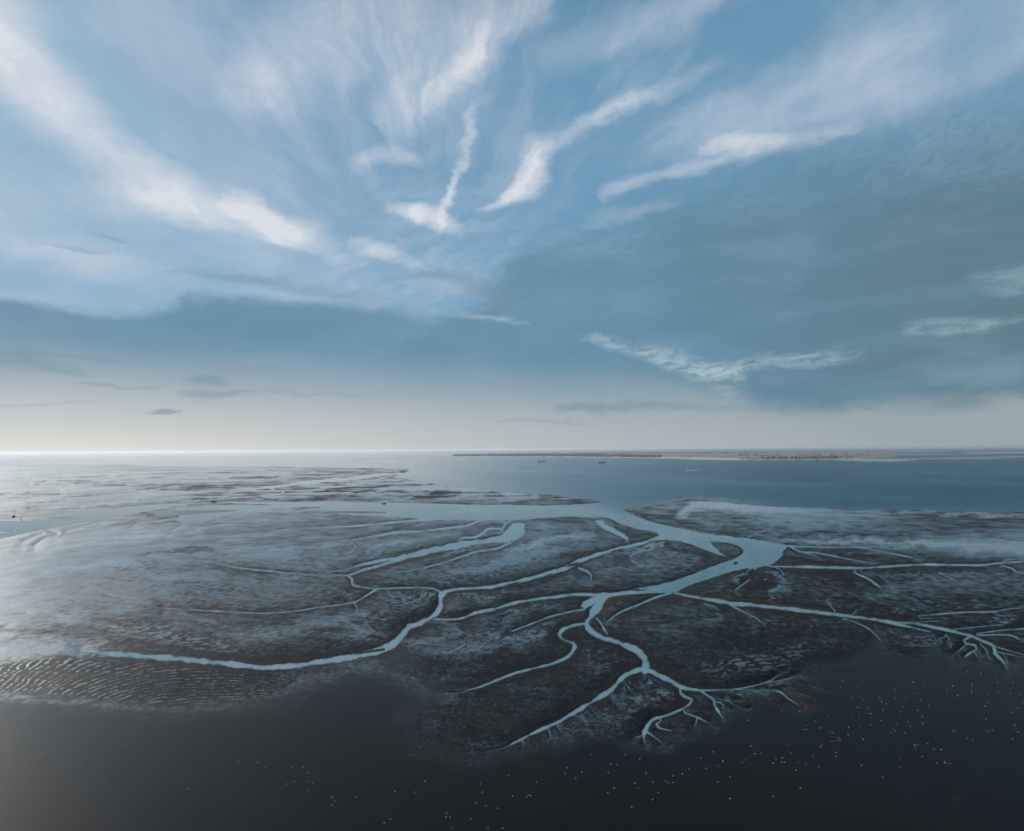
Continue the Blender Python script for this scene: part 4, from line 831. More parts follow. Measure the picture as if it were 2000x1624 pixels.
# streaks of foam and slack water
sl = np.zeros((NR, NC), np.float32)
soft(sl, [cP([(780, 920, 8, .7), (830, 925, 14, .8), (880, 930, 12, .6), (960, 945, 8, .3), (1080, 962, 4, 0)]), cP([(860, 912, 3, .5), (1000, 919, 3, .5), (1200, 928, 3, .4), (1500, 944, 3, .25)]), cP([(1210, 990, 2, 0), (1180, 968, 3, .4), (1160, 945, 3, .3)]), cP([(1290, 983, 3, .5), (1340, 974, 3, .6), (1400, 975, 3, .6), (1480, 984, 3, .4)]),
          cP([(1216, 998, 1.2, .7), (1266, 1019.5, 1.3, .7), (1305, 1029.5, 1.2, .7), (1388, 1046, 1.2, .6), (1477, 1056, 1.5, .7), (1520, 1064, 2, .6)]), cP([(680, 905, 2, .4), (760, 902, 3, .6), (840, 898, 2, .4)]), cP([(800, 1004, 2, .3), (900, 1001, 2.5, .5), (1040, 999, 2, .3)]), cP([(1080, 996, 2, .3), (1130, 993, 2, .3)]),
          cP([(1385, 1058, 1.5, .8), (1398, 1072, 1.6, .8), (1410, 1082, 1.5, .6)]), cP([(1240, 1150, 10, .3), (1180, 1165, 16, .4), (1150, 1180, 14, .4)])], 'max')
strands = np.cos(-WF[IX] * 1.5 + 5 * WID[IX]) * (1 - openw) * np.exp(np.minimum(WF[IX], 0) / 5)
turb = turb * (1 + .20 * strands)
deep = smooth(-WF[IX], -.3, np.clip(Bm[IX] * .008, .6, 2.4))
turb = np.clip((turb * (.35 + .65 * deep) * (1 + .22 * WID[IX] * (1 - openw))) + sl[IX] * .5, .03, 1)
wave = openw * smooth(wpx, 700, 1500)
me = grid_mesh('water', GX[IX], GY[IX], np.zeros_like(wpx))
point_attr(me, 'surf', (turb, wave, sl[IX], np.ones_like(turb)))
wat, N, b = new_mat('tidal_water')
at = N.node('ShaderNodeAttribute', attribute_name='surf')
tu, wv, fo = N.sep(at.outputs['Color'])
pos = N.node('ShaderNodeTexCoord').outputs['Object']
px_, py_, pz_ = N.sep(pos)
str_ = N.noise(N.comb(N.m('MULTIPLY', px_, .0012), N.m('MULTIPLY', py_, .006), 0.0), 1.0, 5.0, .6)
tu2 = N.m('ADD', tu, N.m('MULTIPLY', N.m('SUBTRACT', str_, .5), N.m('MULTIPLY', wv, .35)), clamp=True)
N.put(b.inputs['Base Color'], N.mix(tu2, (.003, .080, .125), (.25, .37, .385)))
N.put(b.inputs['Roughness'], N.fmix(wv, .10, .52)); b.inputs['IOR'].default_value = 1.33
wat_o = link('water', me, wat); wat_o['kind'] = 'structure'

# ------------------------------------------------------------------ the air
hz_m = bpy.data.materials.new('haze_air'); hz_m.use_nodes = True
ht = hz_m.node_tree; ht.nodes.clear()
pv = ht.nodes.new('ShaderNodeVolumePrincipled'); ho = ht.nodes.new('ShaderNodeOutputMaterial')
ht.links.new(pv.outputs[0], ho.inputs['Volume'])
pv.inputs['Color'].default_value = (.90, .955, 1.0, 1); pv.inputs['Density'].default_value = 3.0e-5; pv.inputs['Anisotropy'].default_value = .35
hb = bmesh.new(); bmesh.ops.create_cube(hb, size=1.0)
bmesh.ops.scale(hb, vec=(260000, 220000, H + 16 + 3), verts=hb.verts)
bmesh.ops.translate(hb, vec=(0, 40000, (H + 16 - 3) / 2), verts=hb.verts)
hm = bpy.data.meshes.new('haze'); hb.to_mesh(hm); hb.free()
hz_o = link('haze', hm, hz_m); hz_o['kind'] = 'stuff'; hz_o['label'] = 'thin pale haze over the sea and the flats'

# ================================================================== things
def tag(o, label, cat, group=None):
    o['label'] = label; o['category'] = cat
    if group: o['group'] = group
    return o


def empty(name, loc, rz=0.0):
    o = bpy.data.objects.new(name, None); col.objects.link(o); o.location = loc; o.rotation_euler = (0, 0, rz); return o


class MB:
    """collects simple solids into one mesh"""
    def __init__(s): s.bm = bmesh.new()

    def box(s, c, d, rz=0.0, taper=1.0):
        r = bmesh.ops.create_cube(s.bm, size=1.0)['verts']
        for v in r:
            k = taper if v.co.z > 0 else 1.0
            v.co = Vector((v.co.x * d[0] * k, v.co.y * d[1] * k, v.co.z * d[2]))
        bmesh.ops.rotate(s.bm, verts=r, cent=(0, 0, 0), matrix=Matrix.Rotation(rz, 3, 'Z'))
        bmesh.ops.translate(s.bm, verts=r, vec=c); return s

    def tube(s, a, b, r0, r1=None, seg=10):
        a, b = Vector(a), Vector(b); r1 = r0 if r1 is None else r1
        q = (b - a).to_track_quat('Z', 'Y')
        r = bmesh.ops.create_cone(s.bm, cap_ends=True, segments=seg, radius1=r0, radius2=max(r1, 1e-3), depth=(b - a).length)['verts']
        bmesh.ops.rotate(s.bm, verts=r, cent=(0, 0, 0), matrix=q.to_matrix()); bmesh.ops.translate(s.bm, verts=r, vec=(a + b) / 2); return s

    def ball(s, c, d, sub=2, jit=0.0):
        r = bmesh.ops.create_icosphere(s.bm, subdivisions=sub, radius=.5)['verts']
        for v in r:
            k = 1 + (random.uniform(-jit, jit) if jit else 0)
            v.co = Vector((v.co.x * d[0] * k + c[0], v.co.y * d[1] * k + c[1], v.co.z * d[2] * k + c[2]))
        return s

    def roof(s, c, L, w, h, over=.4):
        """gable roof along x, sitting on z = c.z"""
        x, y = L / 2 + over, w / 2 + over
        P = [(-x, -y, 0), (x, -y, 0), (x, y, 0), (-x, y, 0), (-x, 0, h), (x, 0, h)]
        vs = [s.bm.verts.new((p[0] + c[0], p[1] + c[1], p[2] + c[2])) for p in P]
        for f in ((0, 1, 5, 4), (2, 3, 4, 5), (1, 2, 5), (3, 0, 4), (3, 2, 1, 0)): s.bm.faces.new([vs[i] for i in f])
        return s

    def hull(s, L, B, D, sheer=.25, draft=.5, bow=.30):
        """a ship's hull along x, bow at +x, waterline at z = 0"""
        n = 15; rings = []
        for i in range(n):
            t = i / (n - 1); x = (t - .5) * L
            f = 1.0 if t < 1 - bow else math.sqrt(max(0.0, 1 - ((t - 1 + bow) / bow) ** 2.2))
            f *= 1.0 if t > .08 else .82 + .18 * t / .08
            hb = max(.03, B / 2 * f); top_ = D * (1 + sheer * max(0, (t - .6) / .4) ** 2 + .25 * sheer * max(0, (.2 - t) / .2))
            kb = hb * .75
            rings.append([s.bm.verts.new(p) for p in ((x, -hb, top_), (x, -hb * .98, 0), (x - (.02 * L if t > .8 else 0), -kb, -draft), (x - (.02 * L if t > .8 else 0), kb, -draft), (x, hb * .98, 0), (x, hb, top_))])
        for a, b in zip(rings[:-1], rings[1:]):
            for k in range(6): s.bm.faces.new((a[k], b[k], b[(k + 1) % 6], a[(k + 1) % 6]))
        s.bm.faces.new(rings[0][::-1]); s.bm.faces.new(rings[-1])
        return s

    def build(s, name, mat, parent=None, smooth_=False):
        bmesh.ops.recalc_face_normals(s.bm, faces=s.bm.faces)
        me = bpy.data.meshes.new(name); s.bm.to_mesh(me); s.bm.free()
        if smooth_:
            for p in me.polygons: p.use_smooth = True
        return link(name, me, mat, parent)


M = {k: plain(k, *v) for k, v in {
    'dark_hull': ((.016, .024, .032), .45), 'black_paint': ((.012, .014, .016), .5), 'rust_red': ((.11, .035, .025), .6), 'white_paint': ((.78, .78, .76), .35), 'grey_paint': ((.22, .24, .25), .5),
    'dark_glass': ((.02, .03, .04), .12), 'timber': ((.10, .065, .04), .7), 'mast_alloy': ((.30, .31, .32), .35), 'sail_cloth': ((.72, .70, .66), .8), 'wind_white': ((.80, .81, .82), .4),
    'brick_red': ((.26, .13, .09), .85), 'brick_brown': ((.17, .10, .075), .85), 'render_white': ((.72, .71, .68), .8), 'render_cream': ((.55, .50, .42), .8), 'tile_red': ((.25, .09, .06), .8), 'tile_grey': ((.10, .105, .11), .7),
    'tin_pale': ((.50, .53, .55), .5), 'concrete': ((.36, .36, .34), .9), 'feather_white': ((.82, .82, .80), .7), 'feather_grey': ((.36, .38, .41), .7), 'beak_yellow': ((.6, .38, .05), .5), 'hatch_green': ((.05, .09, .08), .6),
    'cargo_dark': ((.035, .035, .038), .9), 'steel_grey': ((.06, .065, .07), .6), 'foam_white': ((.85, .87, .88), .8)}.items()}


def face_view(p, off=0.0):
    """heading that shows an object side-on from where the drone hangs"""
    return -math.atan2(p.x, p.y) + off


# ---- two laden barges out in the estuary
def barge(px, py, L, label, flip):
    p = gp(px, py); r = empty('barge', p, face_view(p, math.pi if flip else 0.0))
    r.scale = (1.05, 1.0, 1.45)
    tag(r, label, 'barge', 'barges lying in the estuary')
    MB().hull(L, L * .15, 4.6, .15, 1.5, .14).build('hull', M['dark_hull'], r)
    c = MB().box((L * .08, 0, 5.3), (L * .66, L * .12, 1.6)).build('hatch_coaming', M['steel_grey'], r)
    for k in range(6): MB().box((L * (-.19 + .108 * k), 0, 6.35), (L * .10, L * .115, .5)).build('hatch_cover', M['cargo_dark'], c)
    w = MB().box((-L * .39, 0, 7.0), (L * .12, L * .12, 4.4)).box((-L * .385, 0, 10.2), (L * .08, L * .10, 2.0)).build('wheelhouse', M['grey_paint'], r)
    MB().box((-L * .385 + L * .041, 0, 10.4), (.2, L * .09, 1.0)).build('window', M['dark_glass'], w)
    MB().box((-L * .385, -L * .051, 10.4), (L * .07, .2, 1.0)).build('window', M['dark_glass'], w)
    MB().tube((-L * .42, 0, 11), (-L * .42, 0, 15), .18).build('mast', M['mast_alloy'], r)
    MB().tube((L * .45, 0, 4), (L * .45, 0, 9.5), .2).build('mast', M['mast_alloy'], r)
    MB().tube((-L * .45, 1.2, 9), (-L * .45, 1.2, 12), .5).build('funnel', M['black_paint'], r)


barge(1058, 903.4, 63, 'long dark cargo barge in the estuary, farther from the white motorboat', False)
barge(1176, 905.2, 60, 'long dark cargo barge in the estuary, nearer to the white motorboat', True)

# ---- the white boat and its wake
p = gp(1279, 906.0); r = empty('motorboat', p, face_view(p))
tag(r, 'white passenger motorboat speeding ahead of a long white wake', 'motorboat')
MB().hull(24, 6.4, 3.0, .5, .8, .42).build('hull', M['white_paint'], r)
cb = MB().box((-1.5, 0, 4.4), (14, 5.2, 2.9), 0, .9).build('cabin', M['white_paint'], r)
MB().box((-1.5, 0, 4.7), (9.4, 5.26, .5), 0, .98).build('window', M['dark_glass'], cb)
br = MB().box((1.0, 0, 7.0), (6.5, 4.2, 2.3), 0, .88).build('wheelhouse', M['white_paint'], r)
MB().box((1.2, 0, 7.2), (5.0, 4.1, .45), 0, .98).build('window', M['dark_glass'], br)
MB().tube((-1.5, 0, 8), (-2.2, 0, 12.5), .14, .08).build('mast', M['mast_alloy'], r)
MB().tube((-9.5, 0, 3), (-9.5, 0, 5.2), .08).build('flagstaff', M['mast_alloy'], r)
wk = MB()
rw = random.Random(5)
a0 = face_view(p)
for k in range(150):
    t = (k / 150) ** 1.5; x = -12 - t * 190; wd = 3 + t * 34
    wk.ball((x + rw.uniform(-2, 2), rw.uniform(-wd, wd), .10), (rw.uniform(6, 14), rw.uniform(3, 7), 1.6 * (1 - .7 * t)), 1, .2)
for k in range(26):
    sgn = rw.choice((-1, 1)); t = rw.random()
    wk.ball((10 - t * 26, sgn * (2.6 + t * 3.5), .35), (rw.uniform(1.5, 3.5), 1.2, .9 * (1 - t * .5)), 1, .2)
wk = wk.build('boat_wake', M['foam_white']); wk.location = p; wk.rotation_euler = (0, 0, a0); wk['kind'] = 'stuff'; wk['label'] = 'white foam wake trailing behind the motorboat'

# ---- dark boat lying against the bank of the river, with a thin mast
p = gp(418, 981.2); r = empty('fishing_boat', p, face_view(p, .12))
tag(r, 'dark fishing boat with a thin mast moored along the river bank', 'boat')
MB().hull(11.6, 3.4, 1.5, .3, .6, .34).build('hull', M['black_paint'], r)
MB().box((0.4, 0, 1.6), (8.6, 2.7, .18)).build('deck', M['timber'], r)
wh = MB().box((-2.7, 0, 2.5), (2.8, 2.2, 1.8), 0, .92).build('wheelhouse', M['dark_hull'], r)
MB().box((-1.33, 0, 2.8), (.08, 1.7, .6)).build('window', M['dark_glass'], wh)
MB().box((-2.7, -1.07, 2.8), (2.0, .08, .6)).build('window', M['dark_glass'], wh)
MB().tube((.2, 0, 1.6), (.2, 0, 9.4), .09, .05).build('mast', M['mast_alloy'], r)
MB().tube((.2, 0, 2.8), (4.2, 0, 5.4), .06).build('boom', M['mast_alloy'], r)
MB().tube((4.3, 0, 1.8), (4.3, 0, 4.4), .06).build('foremast', M['mast_alloy'], r)
MB().box((2.6, 0, 1.95), (1.8, 1.4, .6)).build('hatch', M['hatch_green'], r)

# ---- small dark workboat farther along the same bank
p = gp(749.5, 984.6); r = empty('workboat', p, face_view(p, .35))
tag(r, 'small dark workboat alone in mid river below the sand bank', 'boat')
MB().hull(9.8, 3.0, 1.25, .5, .5, .36).build('hull', M['black_paint'], r)
wh = MB().box((1.9, 0, 1.95), (2.2, 2.0, 1.6), 0, .9).build('wheelhouse', M['dark_hull'], r)
MB().box((3.0, 0, 2.25), (.06, 1.5, .5)).build('window', M['dark_glass'], wh)
MB().tube((1.6, 0, 2.7), (1.6, 0, 4.2), .06).build('mast', M['mast_alloy'], r)
MB().box((-2.6, 0, 1.25), (3.2, 2.0, .5)).build('hatch', M['hatch_green'], r)

# ---- yacht dried out on the mud, seen end-on, and the buoy near it
p = gp(27, 1009.5); p.z = .5; r = empty('sailing_yacht', p, face_view(p, 1.32))
tag(r, 'sailing yacht with a tall bare mast aground at the mud edge', 'sailboat')
MB().hull(9.5, 3.3, 1.3, .25, .8, .45).build('hull', M['dark_hull'], r)
cb = MB().box((-.3, 0, 1.6), (4.6, 2.1, .8), 0, .85).build('cabin', M['grey_paint'], r)
MB().box((-.3, 0, 1.65), (3.6, 2.14, .3), 0, .95).build('window', M['dark_glass'], cb)
MB().tube((.8, 0, 1.2), (.8, 0, 14.6), .22, .12).build('mast', M['mast_alloy'], r)
bo = MB().tube((.8, 0, 2.6), (-3.6, 0, 2.7), .08).build('boom', M['mast_alloy'], r)
MB().ball((-1.4, 0, 2.85), (4.2, .5, .5)).build('furled_sail', M['dark_hull'], bo)
MB().tube((4.5, 0, 1.5), (.85, 0, 13.8), .03).build('forestay', M['mast_alloy'], r)
MB().tube((-4.5, 0, 1.3), (.75, 0, 14.4), .03).build('backstay', M['mast_alloy'], r)
MB().box((-1.2, 0, -.9), (2.6, .3, 1.0), 0, 1.0).build('keel', M['black_paint'], r)
p = gp(41, 1016.4); r = empty('buoy', p)
tag(r, 'small dark mooring buoy on the pale water near the aground yacht', 'buoy')
MB().tube((0, 0, -.4), (0, 0, .7), 1.25, 1.25, 16).tube((0, 0, .7), (0, 0, 1.0), 1.25, .9, 16).build('float', M['black_paint'], r)
MB().tube((0, 0, 1.0), (0, 0, 2.5), .5, .28, 8).build('tower', M['black_paint'], r)
MB().ball((0, 0, 2.8), (.8, .8, .8)).build('topmark', M['black_paint'], r)

# ---- sailing boat far out on the right and a small boat far out on the left
p = gp(1652, 910.8); r = empty('sailing_boat', p, face_view(p, .9))
tag(r, 'sailing boat with white sails set, alone on blue water', 'sailboat')
MB().hull(12, 3.6, 1.4, .25, .9, .45).build('hull', M['white_paint'], r)
MB().tube((.8, 0, 1), (.8, 0, 17), .12, .07).build('mast', M['mast_alloy'], r)


def sail(pts, name, par, bulge=.35):
    bm = bmesh.new(); A, B_, C_ = [Vector(q) for q in pts]; n = 6; rows = []
    for i in range(n + 1):
        row = []
        for j in range(n + 1 - i):
            u, v = i / n, j / n; q = A + (B_ - A) * u + (C_ - A) * v; q.y += bulge * 4 * u * v + bulge * (1 - u - v) * (u + v); row.append(bm.verts.new(q))
        rows.append(row)
    for i in range(n):
        for j in range(n - i):
            bm.faces.new((rows[i][j], rows[i + 1][j], rows[i][j + 1]))
            if j < n - i - 1: bm.faces.new((rows[i + 1][j], rows[i + 1][j + 1], rows[i][j + 1]))
    me_ = bpy.data.meshes.new(name); bm.to_mesh(me_); bm.free(); o = link(name, me_, M['sail_cloth'], par)
    md = o.modifiers.new('cloth', 'SOLIDIFY'); md.thickness = .05
    return o


sail([(.7, 0, 2.2), (-4.4, 0, 2.4), (.7, 0, 16.6)], 'mainsail', r); sail([(1.0, 0, 2.0), (5.6, 0, 1.7), (.95, 0, 14.6)], 'jib', r)
p = gp(711, 897.2); r = empty('cabin_boat', p, face_view(p, .2))
tag(r, 'tiny pale cabin boat far out beyond the end of the left flats', 'boat')
MB().hull(22, 6, 2.6, .4, .8, .4).build('hull', M['dark_hull'], r)
cb = MB().box((-2, 0, 4.0), (10, 4.8, 3.2), 0, .9).build('cabin', M['white_paint'], r)
MB().box((-2, 0, 4.3), (9.6, 4.9, .9), 0, .95).build('window', M['dark_glass'], cb)
MB().tube((-2, 0, 5.4), (-2, 0, 10), .15).build('mast', M['mast_alloy'], r)

# ------------------------------------------------------------------ the island
FRONT = [(690, 899), (760, 896.6), (830, 894), (870, 892.6), (900, 891.8), (950, 892.6), (1000, 893.2), (1100, 893.6), (1200, 894.6), (1300, 896.4), (1360, 898.4), (1420, 900.0), (1448, 899.4), (1500, 899.6), (1560, 899.2), (1620, 898.4), (1680, 896.4), (1720, 894), (1750, 892)]
BACK = [(690, 898.2), (760, 895.0), (830, 891.4), (870, 889.4), (900, 888.2), (950, 887.0), (1000, 886.4), (1100, 885.8), (1200, 884.8), (1300, 884.2), (1360, 884.0), (1420, 883.6), (1448, 883.4), (1500, 883.2), (1560, 883.2), (1620, 883.0), (1680, 882.8), (1720, 883), (1750, 884)]


def lerp(pts, x): return float(np.interp(x, [q[0] for q in pts], [q[1] for q in pts]))


def isl_h(px, t):
    """height of the island, t = 0 on the near shore and 1 on the far shore"""
    core = min(1.0, max(0.0, (px - 860) / 90)) * min(1.0, max(0.0, (1735 - px) / 60))
    edge = min(1.0, t / .16) * min(1.0, (1 - t) / .12)
    dune = 3.5 + 3.0 * math.sin(px * .11 + 5 * t) * math.sin(px * .037 + 9 * t)
    flat_ = 1.0 if px > 1440 else 0.0
    return .7 * edge ** .5 + core * max(0.0, edge - .2) * (dune * (1 - .6 * flat_) + 1.0)


xs = np.arange(690, 1751, 2.0); ts = np.linspace(0, 1, 25)
bm = bmesh.new(); grid = []; zone = []
for px in xs:
    row = []
    for t in ts:
        py = lerp(FRONT, px) * (1 - t) + lerp(BACK, px) * t
        z = isl_h(px, t) if 0 < t < 1 and 690 < px < 1750 else -.5
        q = gp(px, py); row.append(bm.verts.new((q.x, q.y, z)))
        beach_w = .14 if px < 1280 else (.30 if px < 1445 else .06)
        beach = 1.0 if t < beach_w + .03 * math.sin(px * .2) else 0.0
        if px < 885: beach = 1.0
        veg = 1.0 if (px < 1290 - 120 * max(0, t - .35) and t > beach_w) else (0.25 if px < 1450 else .45)
        if t > .78 and px > 1180: veg = .9 * (0.5 + .5 * math.sin(px * .09) * math.sin(px * .031 + 1))
        if px > 1450: veg = .35 + .35 * math.sin(t * 21 + px * .01) * (1 if t > .2 else 0)
        zone.append((beach, max(0, veg) * (1 - beach), 0, 1))
    grid.append(row)
for a, b_ in zip(grid[:-1], grid[1:]):
    for j in range(len(ts) - 1): bm.faces.new((a[j], b_[j], b_[j + 1], a[j + 1]))
me = bpy.data.meshes.new('island'); bm.to_mesh(me); bm.free()
for pl in me.polygons: pl.use_smooth = True
za = me.attributes.new('zone', 'FLOAT_COLOR', 'POINT'); za.data.foreach_set('color', np.array(zone, np.float32).ravel())
im, N, b = new_mat('island_ground')
at = N.node('ShaderNodeAttribute', attribute_name='zone'); be, ve, _ = N.sep(at.outputs['Color'])
pos = N.node('ShaderNodeTexCoord').outputs['Object']; n1 = N.noise(pos, .006, 5.0, .6); n2 = N.noise(pos, .03, 4.0, .6)
gr = N.mix(n1, (.20, .19, .13), (.30, .27, .19)); gr = N.mix(N.m('MULTIPLY', ve, N.ss(n2, .25, .6)), gr, (.045, .065, .040))
N.put(b.inputs['Base Color'], N.mix(be, gr, N.mix(n2, (.46, .39, .31), (.60, .53, .44)))); b.inputs['Roughness'].default_value = .9
isl = link('island', me, im); isl['kind'] = 'structure'


def on_island(px, t):
    q = gp(px, lerp(FRONT, px) * (1 - t) + lerp(BACK, px) * t); q.z = isl_h(px, t); return q


# ---- the woods: one far mass of crowns
fol, N, b = new_mat('far_foliage')
pos = N.node('ShaderNodeTexCoord').outputs['Object']; n1 = N.noise(pos, .02, 4.0); n2 = N.noise(pos, .12, 3.0)
N.put(b.inputs['Base Color'], N.mix(n2, N.mix(n1, (.022, .040, .030), (.040, .065, .040)), (.060, .080, .048))); b.inputs['Roughness'].default_value = .9
rt = random.Random(3); V = []; Fc = []
ico = bmesh.new(); bmesh.ops.create_icosphere(ico, subdivisions=1, radius=1.0); IV = [v.co.copy() for v in ico.verts]; IF = [[v.index for v in f.verts] for f in ico.faces]; ico.free()


def crown(q, w, h):
    k = len(V)
    for v in IV:
        j_ = rt.uniform(.75, 1.2); V.append((q.x + v.x * w * j_, q.y + v.y * w * j_, q.z + h * .5 + v.z * h * .55 * j_))
    for f in IF: Fc.append([k + i for i in f])


for _ in range(2300):
    u = rt.random()
    if u < .62: px = rt.uniform(885, 1290); t = rt.uniform(.17, .9) if px < 1180 else rt.uniform(.17, .5)
    elif u < .82: px = rt.uniform(1180, 1500); t = rt.uniform(.86, .97)
    elif u < .93: px = rt.gauss(1570, 38); t = rt.uniform(.14, .32)
    else: px = rt.uniform(1440, 1700); t = rt.choice((.35, .5, .62, .8, .92)) + rt.uniform(-.02, .02)
    if not 885 < px < 1725: continue
    q = on_island(px, t); big = 1.0 if px < 1290 else .6
    crown(q, rt.uniform(14, 34) * big, rt.uniform(8, 17) * (1.0 if px < 1440 else .75))
me = bpy.data.meshes.new('distant_wood'); me.from_pydata(V, [], Fc); me.update()
for pl in me.polygons: pl.use_smooth = True
wd = link('distant_wood', me, fol); wd['kind'] = 'stuff'; wd['label'] = 'dark band of far woodland and scrub covering the island'


# ---- houses
def house(px, t, L, w, h, rh, wall, roof, label, chimney=False, flat=False, name='house', grp='buildings on the far island'):
    q = on_island(px, t); q.z -= .3; r = empty(name, q, face_view(q, random.uniform(-.25, .25)))
    tag(r, label, 'building', grp)
    wl = MB().box((0, 0, h / 2), (L, w, h)).build('wall', M[wall], r)
    if flat: MB().box((0, 0, h + .25), (L + .6, w + .6, .5)).build('roof', M[roof], r)
    else:
        rf = MB().roof((0, 0, h), L, w, rh).build('roof', M[roof], r)
        if chimney: MB().box((L * .25, 0, h + rh * .9), (1.1, 1.1, 2.4)).build('chimney', M['brick_brown'], rf)
    return r


rb = random.Random(8)
for px, t, L, w, h, rh, wa, ro, lb, fl in [
    (902, .30, 34, 14, 9, 5, 'render_white', 'tile_grey', 'westernmost white building of the town at the island tip', False),
    (909, .42, 46, 15, 13, 0, 'render_cream', 'tile_grey', 'cream flat roofed block beside the westernmost white town building', True),
    (915, .30, 38, 14, 11, 5, 'render_white', 'tile_red', 'white red roofed house left of the dark lighthouse', False),
    (922, .40, 40, 16, 14, 0, 'brick_red', 'tile_grey', 'red brick flat block just left of the lighthouse', True),
    (935, .32, 36, 14, 10, 5, 'render_cream', 'tile_red', 'cream house with red roof just right of the lighthouse', False),
    (944.5, .36, 34, 20, 24, 0, 'render_white', 'concrete', 'tall white hotel block standing right of the lighthouse', True),
    (952, .46, 44, 16, 17, 0, 'brick_brown', 'tile_grey', 'brown brick block behind the tall white hotel', True),
    (961, .28, 30, 13, 8, 5, 'brick_red', 'tile_red', 'small red house at the right edge of the island town', False),
    (990, .40, 30, 13, 12, 5, 'render_white', 'tile_grey', 'lone white house showing among the island woods', False),
    (1014, .30, 34, 14, 13, 5, 'render_cream', 'tile_red', 'cream house in the woods above the long pale beach', False),
    (1516, .16, 34, 14, 7, 4, 'render_cream', 'tile_red', 'cream red roofed shed farthest left of the harbour buildings', False),
    (1533, .10, 24, 12, 7, 4, 'render_white', 'tile_grey', 'small white waterside house left of the tall turbine', False),
    (1540, .09, 26, 12, 6, 3, 'render_white', 'tin_pale', 'low white boathouse in front of the thin left turbine', False),
    (1542.5, .22, 24, 14, 12, 4, 'render_white', 'tin_pale', 'white harbour tower house behind the low boathouse', False),
    (1561, .20, 26, 14, 12, 4, 'render_white', 'tile_red', 'white gabled house right of the tall turbine', False),
    (1566, .16, 60, 16, 7, 3, 'tin_pale', 'tin_pale', 'long pale tin warehouse right of the tall turbine', False),
    (1580, .22, 30, 14, 11, 5, 'render_white', 'tile_grey', 'white grey roofed house in the middle of the harbour village', False),
    (1585, .15, 26, 13, 8, 4, 'brick_red', 'tile_red', 'red brick harbour house right of the village centre', False),
    (1591, .21, 28, 14, 9, 4, 'render_white', 'tile_red', 'white red roofed house near the right end of the harbour', False),
    (1598, .19, 52, 15, 7, 3, 'tin_pale', 'tile_grey', 'long grey roofed hall left of the right hand turbine', False),
    (1603, .14, 24, 12, 7, 4, 'render_cream', 'tile_red', 'cream house at the foot of the right hand turbine', False)]:
    house(px, t, L, w, h, rh, wa, ro, lb, rb.random() < .5, fl)

# ---- lighthouse
q = on_island(928.6, .38); q.z -= .3; r = empty('lighthouse', q)
tag(r, 'tall dark lighthouse rising above the island town', 'lighthouse')
MB().tube((0, 0, 0), (0, 0, 56), 5.4, 3.6, 16).build('tower', M['brick_brown'], r)
ga = MB().tube((0, 0, 56), (0, 0, 57.2), 5.4, 5.4, 16).build('gallery', M['black_paint'], r)
MB().tube((0, 0, 57.2), (0, 0, 61), 2.6, 2.6, 12).build('lantern', M['dark_glass'], r)
MB().tube((0, 0, 61), (0, 0, 64), 3.0, .3, 12).build('roof', M['black_paint'], r)


# ---- wind turbines
def turbine(px, t, hub, bl, rz, spin, label):
    q = on_island(px, t); q.z -= .3; r = empty('wind_turbine', q, rz)
    tag(r, label, 'wind turbine', 'wind turbines on the far island')
    MB().tube((0, 0, 0), (0, 0, hub), hub * .034, hub * .022, 14).build('tower', M['wind_white'], r)
    MB().box((0, .6, hub + 1), (3.4, 8.5, 3.6)).build('nacelle', M['wind_white'], r)
    ro = MB().ball((0, -4.6, hub + 1), (3.4, 3.6, 3.4)).build('hub', M['wind_white'], r)
    for k in range(3):
        a = spin + k * 2 * math.pi / 3; bmx = bmesh.new(); n = 7; rings = []
        for i in range(n):
            u = i / (n - 1); ch = (1.3 + 2.9 * math.sin(min(1, u * 4) * math.pi / 2)) * (1 - u * .80); th = .9 * (1 - u * .85)
            c0_ = Vector((math.sin(a), 0, math.cos(a))) * (1.2 + u * bl); tx = Vector((math.cos(a), 0, -math.sin(a)))
            rings.append([bmx.verts.new(Vector((0, -4.6, hub + 1)) + c0_ + tx * (ch * e[0]) + Vector((0, th * e[1] + ch * .2 * e[0], 0))) for e in ((-.35, 0), (0, .5), (.65, 0), (0, -.5))])
        for A_, B_ in zip(rings[:-1], rings[1:]):
            for j in range(4): bmx.faces.new((A_[j], B_[j], B_[(j + 1) % 4], A_[(j + 1) % 4]))
        bmx.faces.new(rings[0][::-1]); bmx.faces.new(rings[-1]); bmesh.ops.recalc_face_normals(bmx, faces=bmx.faces)
        me_ = bpy.data.meshes.new('blade'); bmx.to_mesh(me_); bmx.free(); link('blade', me_, M['wind_white'], r)


turbine(1551, .15, 66, 26, .35, R(-28), 'tallest white wind turbine with spread blades at the harbour')
turbine(1541.3, .20, 52, 20, 1.45, R(8), 'thin white wind turbine left of the tallest one')
turbine(1606.5, .22, 46, 18, 1.40, R(20), 'white wind turbine at the right end of the harbour village')

# ---- gulls resting on the wet mud
gull = empty('gull', (0, 0, 0))
bm = bmesh.new()
bd = MB(); bd.ball((0, 0, .20), (.46, .20, .20), 2).ball((.20, 0, .30), (.16, .12, .14), 2).ball((.13, 0, .26), (.16, .13, .16), 2)
bd.build('body', M['feather_white'], gull, True)
wg = MB(); wg.ball((-.06, .085, .235), (.42, .06, .13), 2).build('wing', M['feather_grey'], gull, True)
wg = MB(); wg.ball((-.06, -.085, .235), (.42, .06, .13), 2).build('wing', M['feather_grey'], gull, True)
MB().box((-.27, 0, .215), (.16, .09, .03)).build('tail', M['feather_white'], gull)
MB().tube((.27, 0, .295), (.35, 0, .285), .022, .006, 6).build('beak', M['beak_yellow'], gull)
for sgn in (-1, 1): MB().tube((0, .045 * sgn, 0), (0, .045 * sgn, .12), .010, .010, 6).build('leg', M['beak_yellow'], gull)
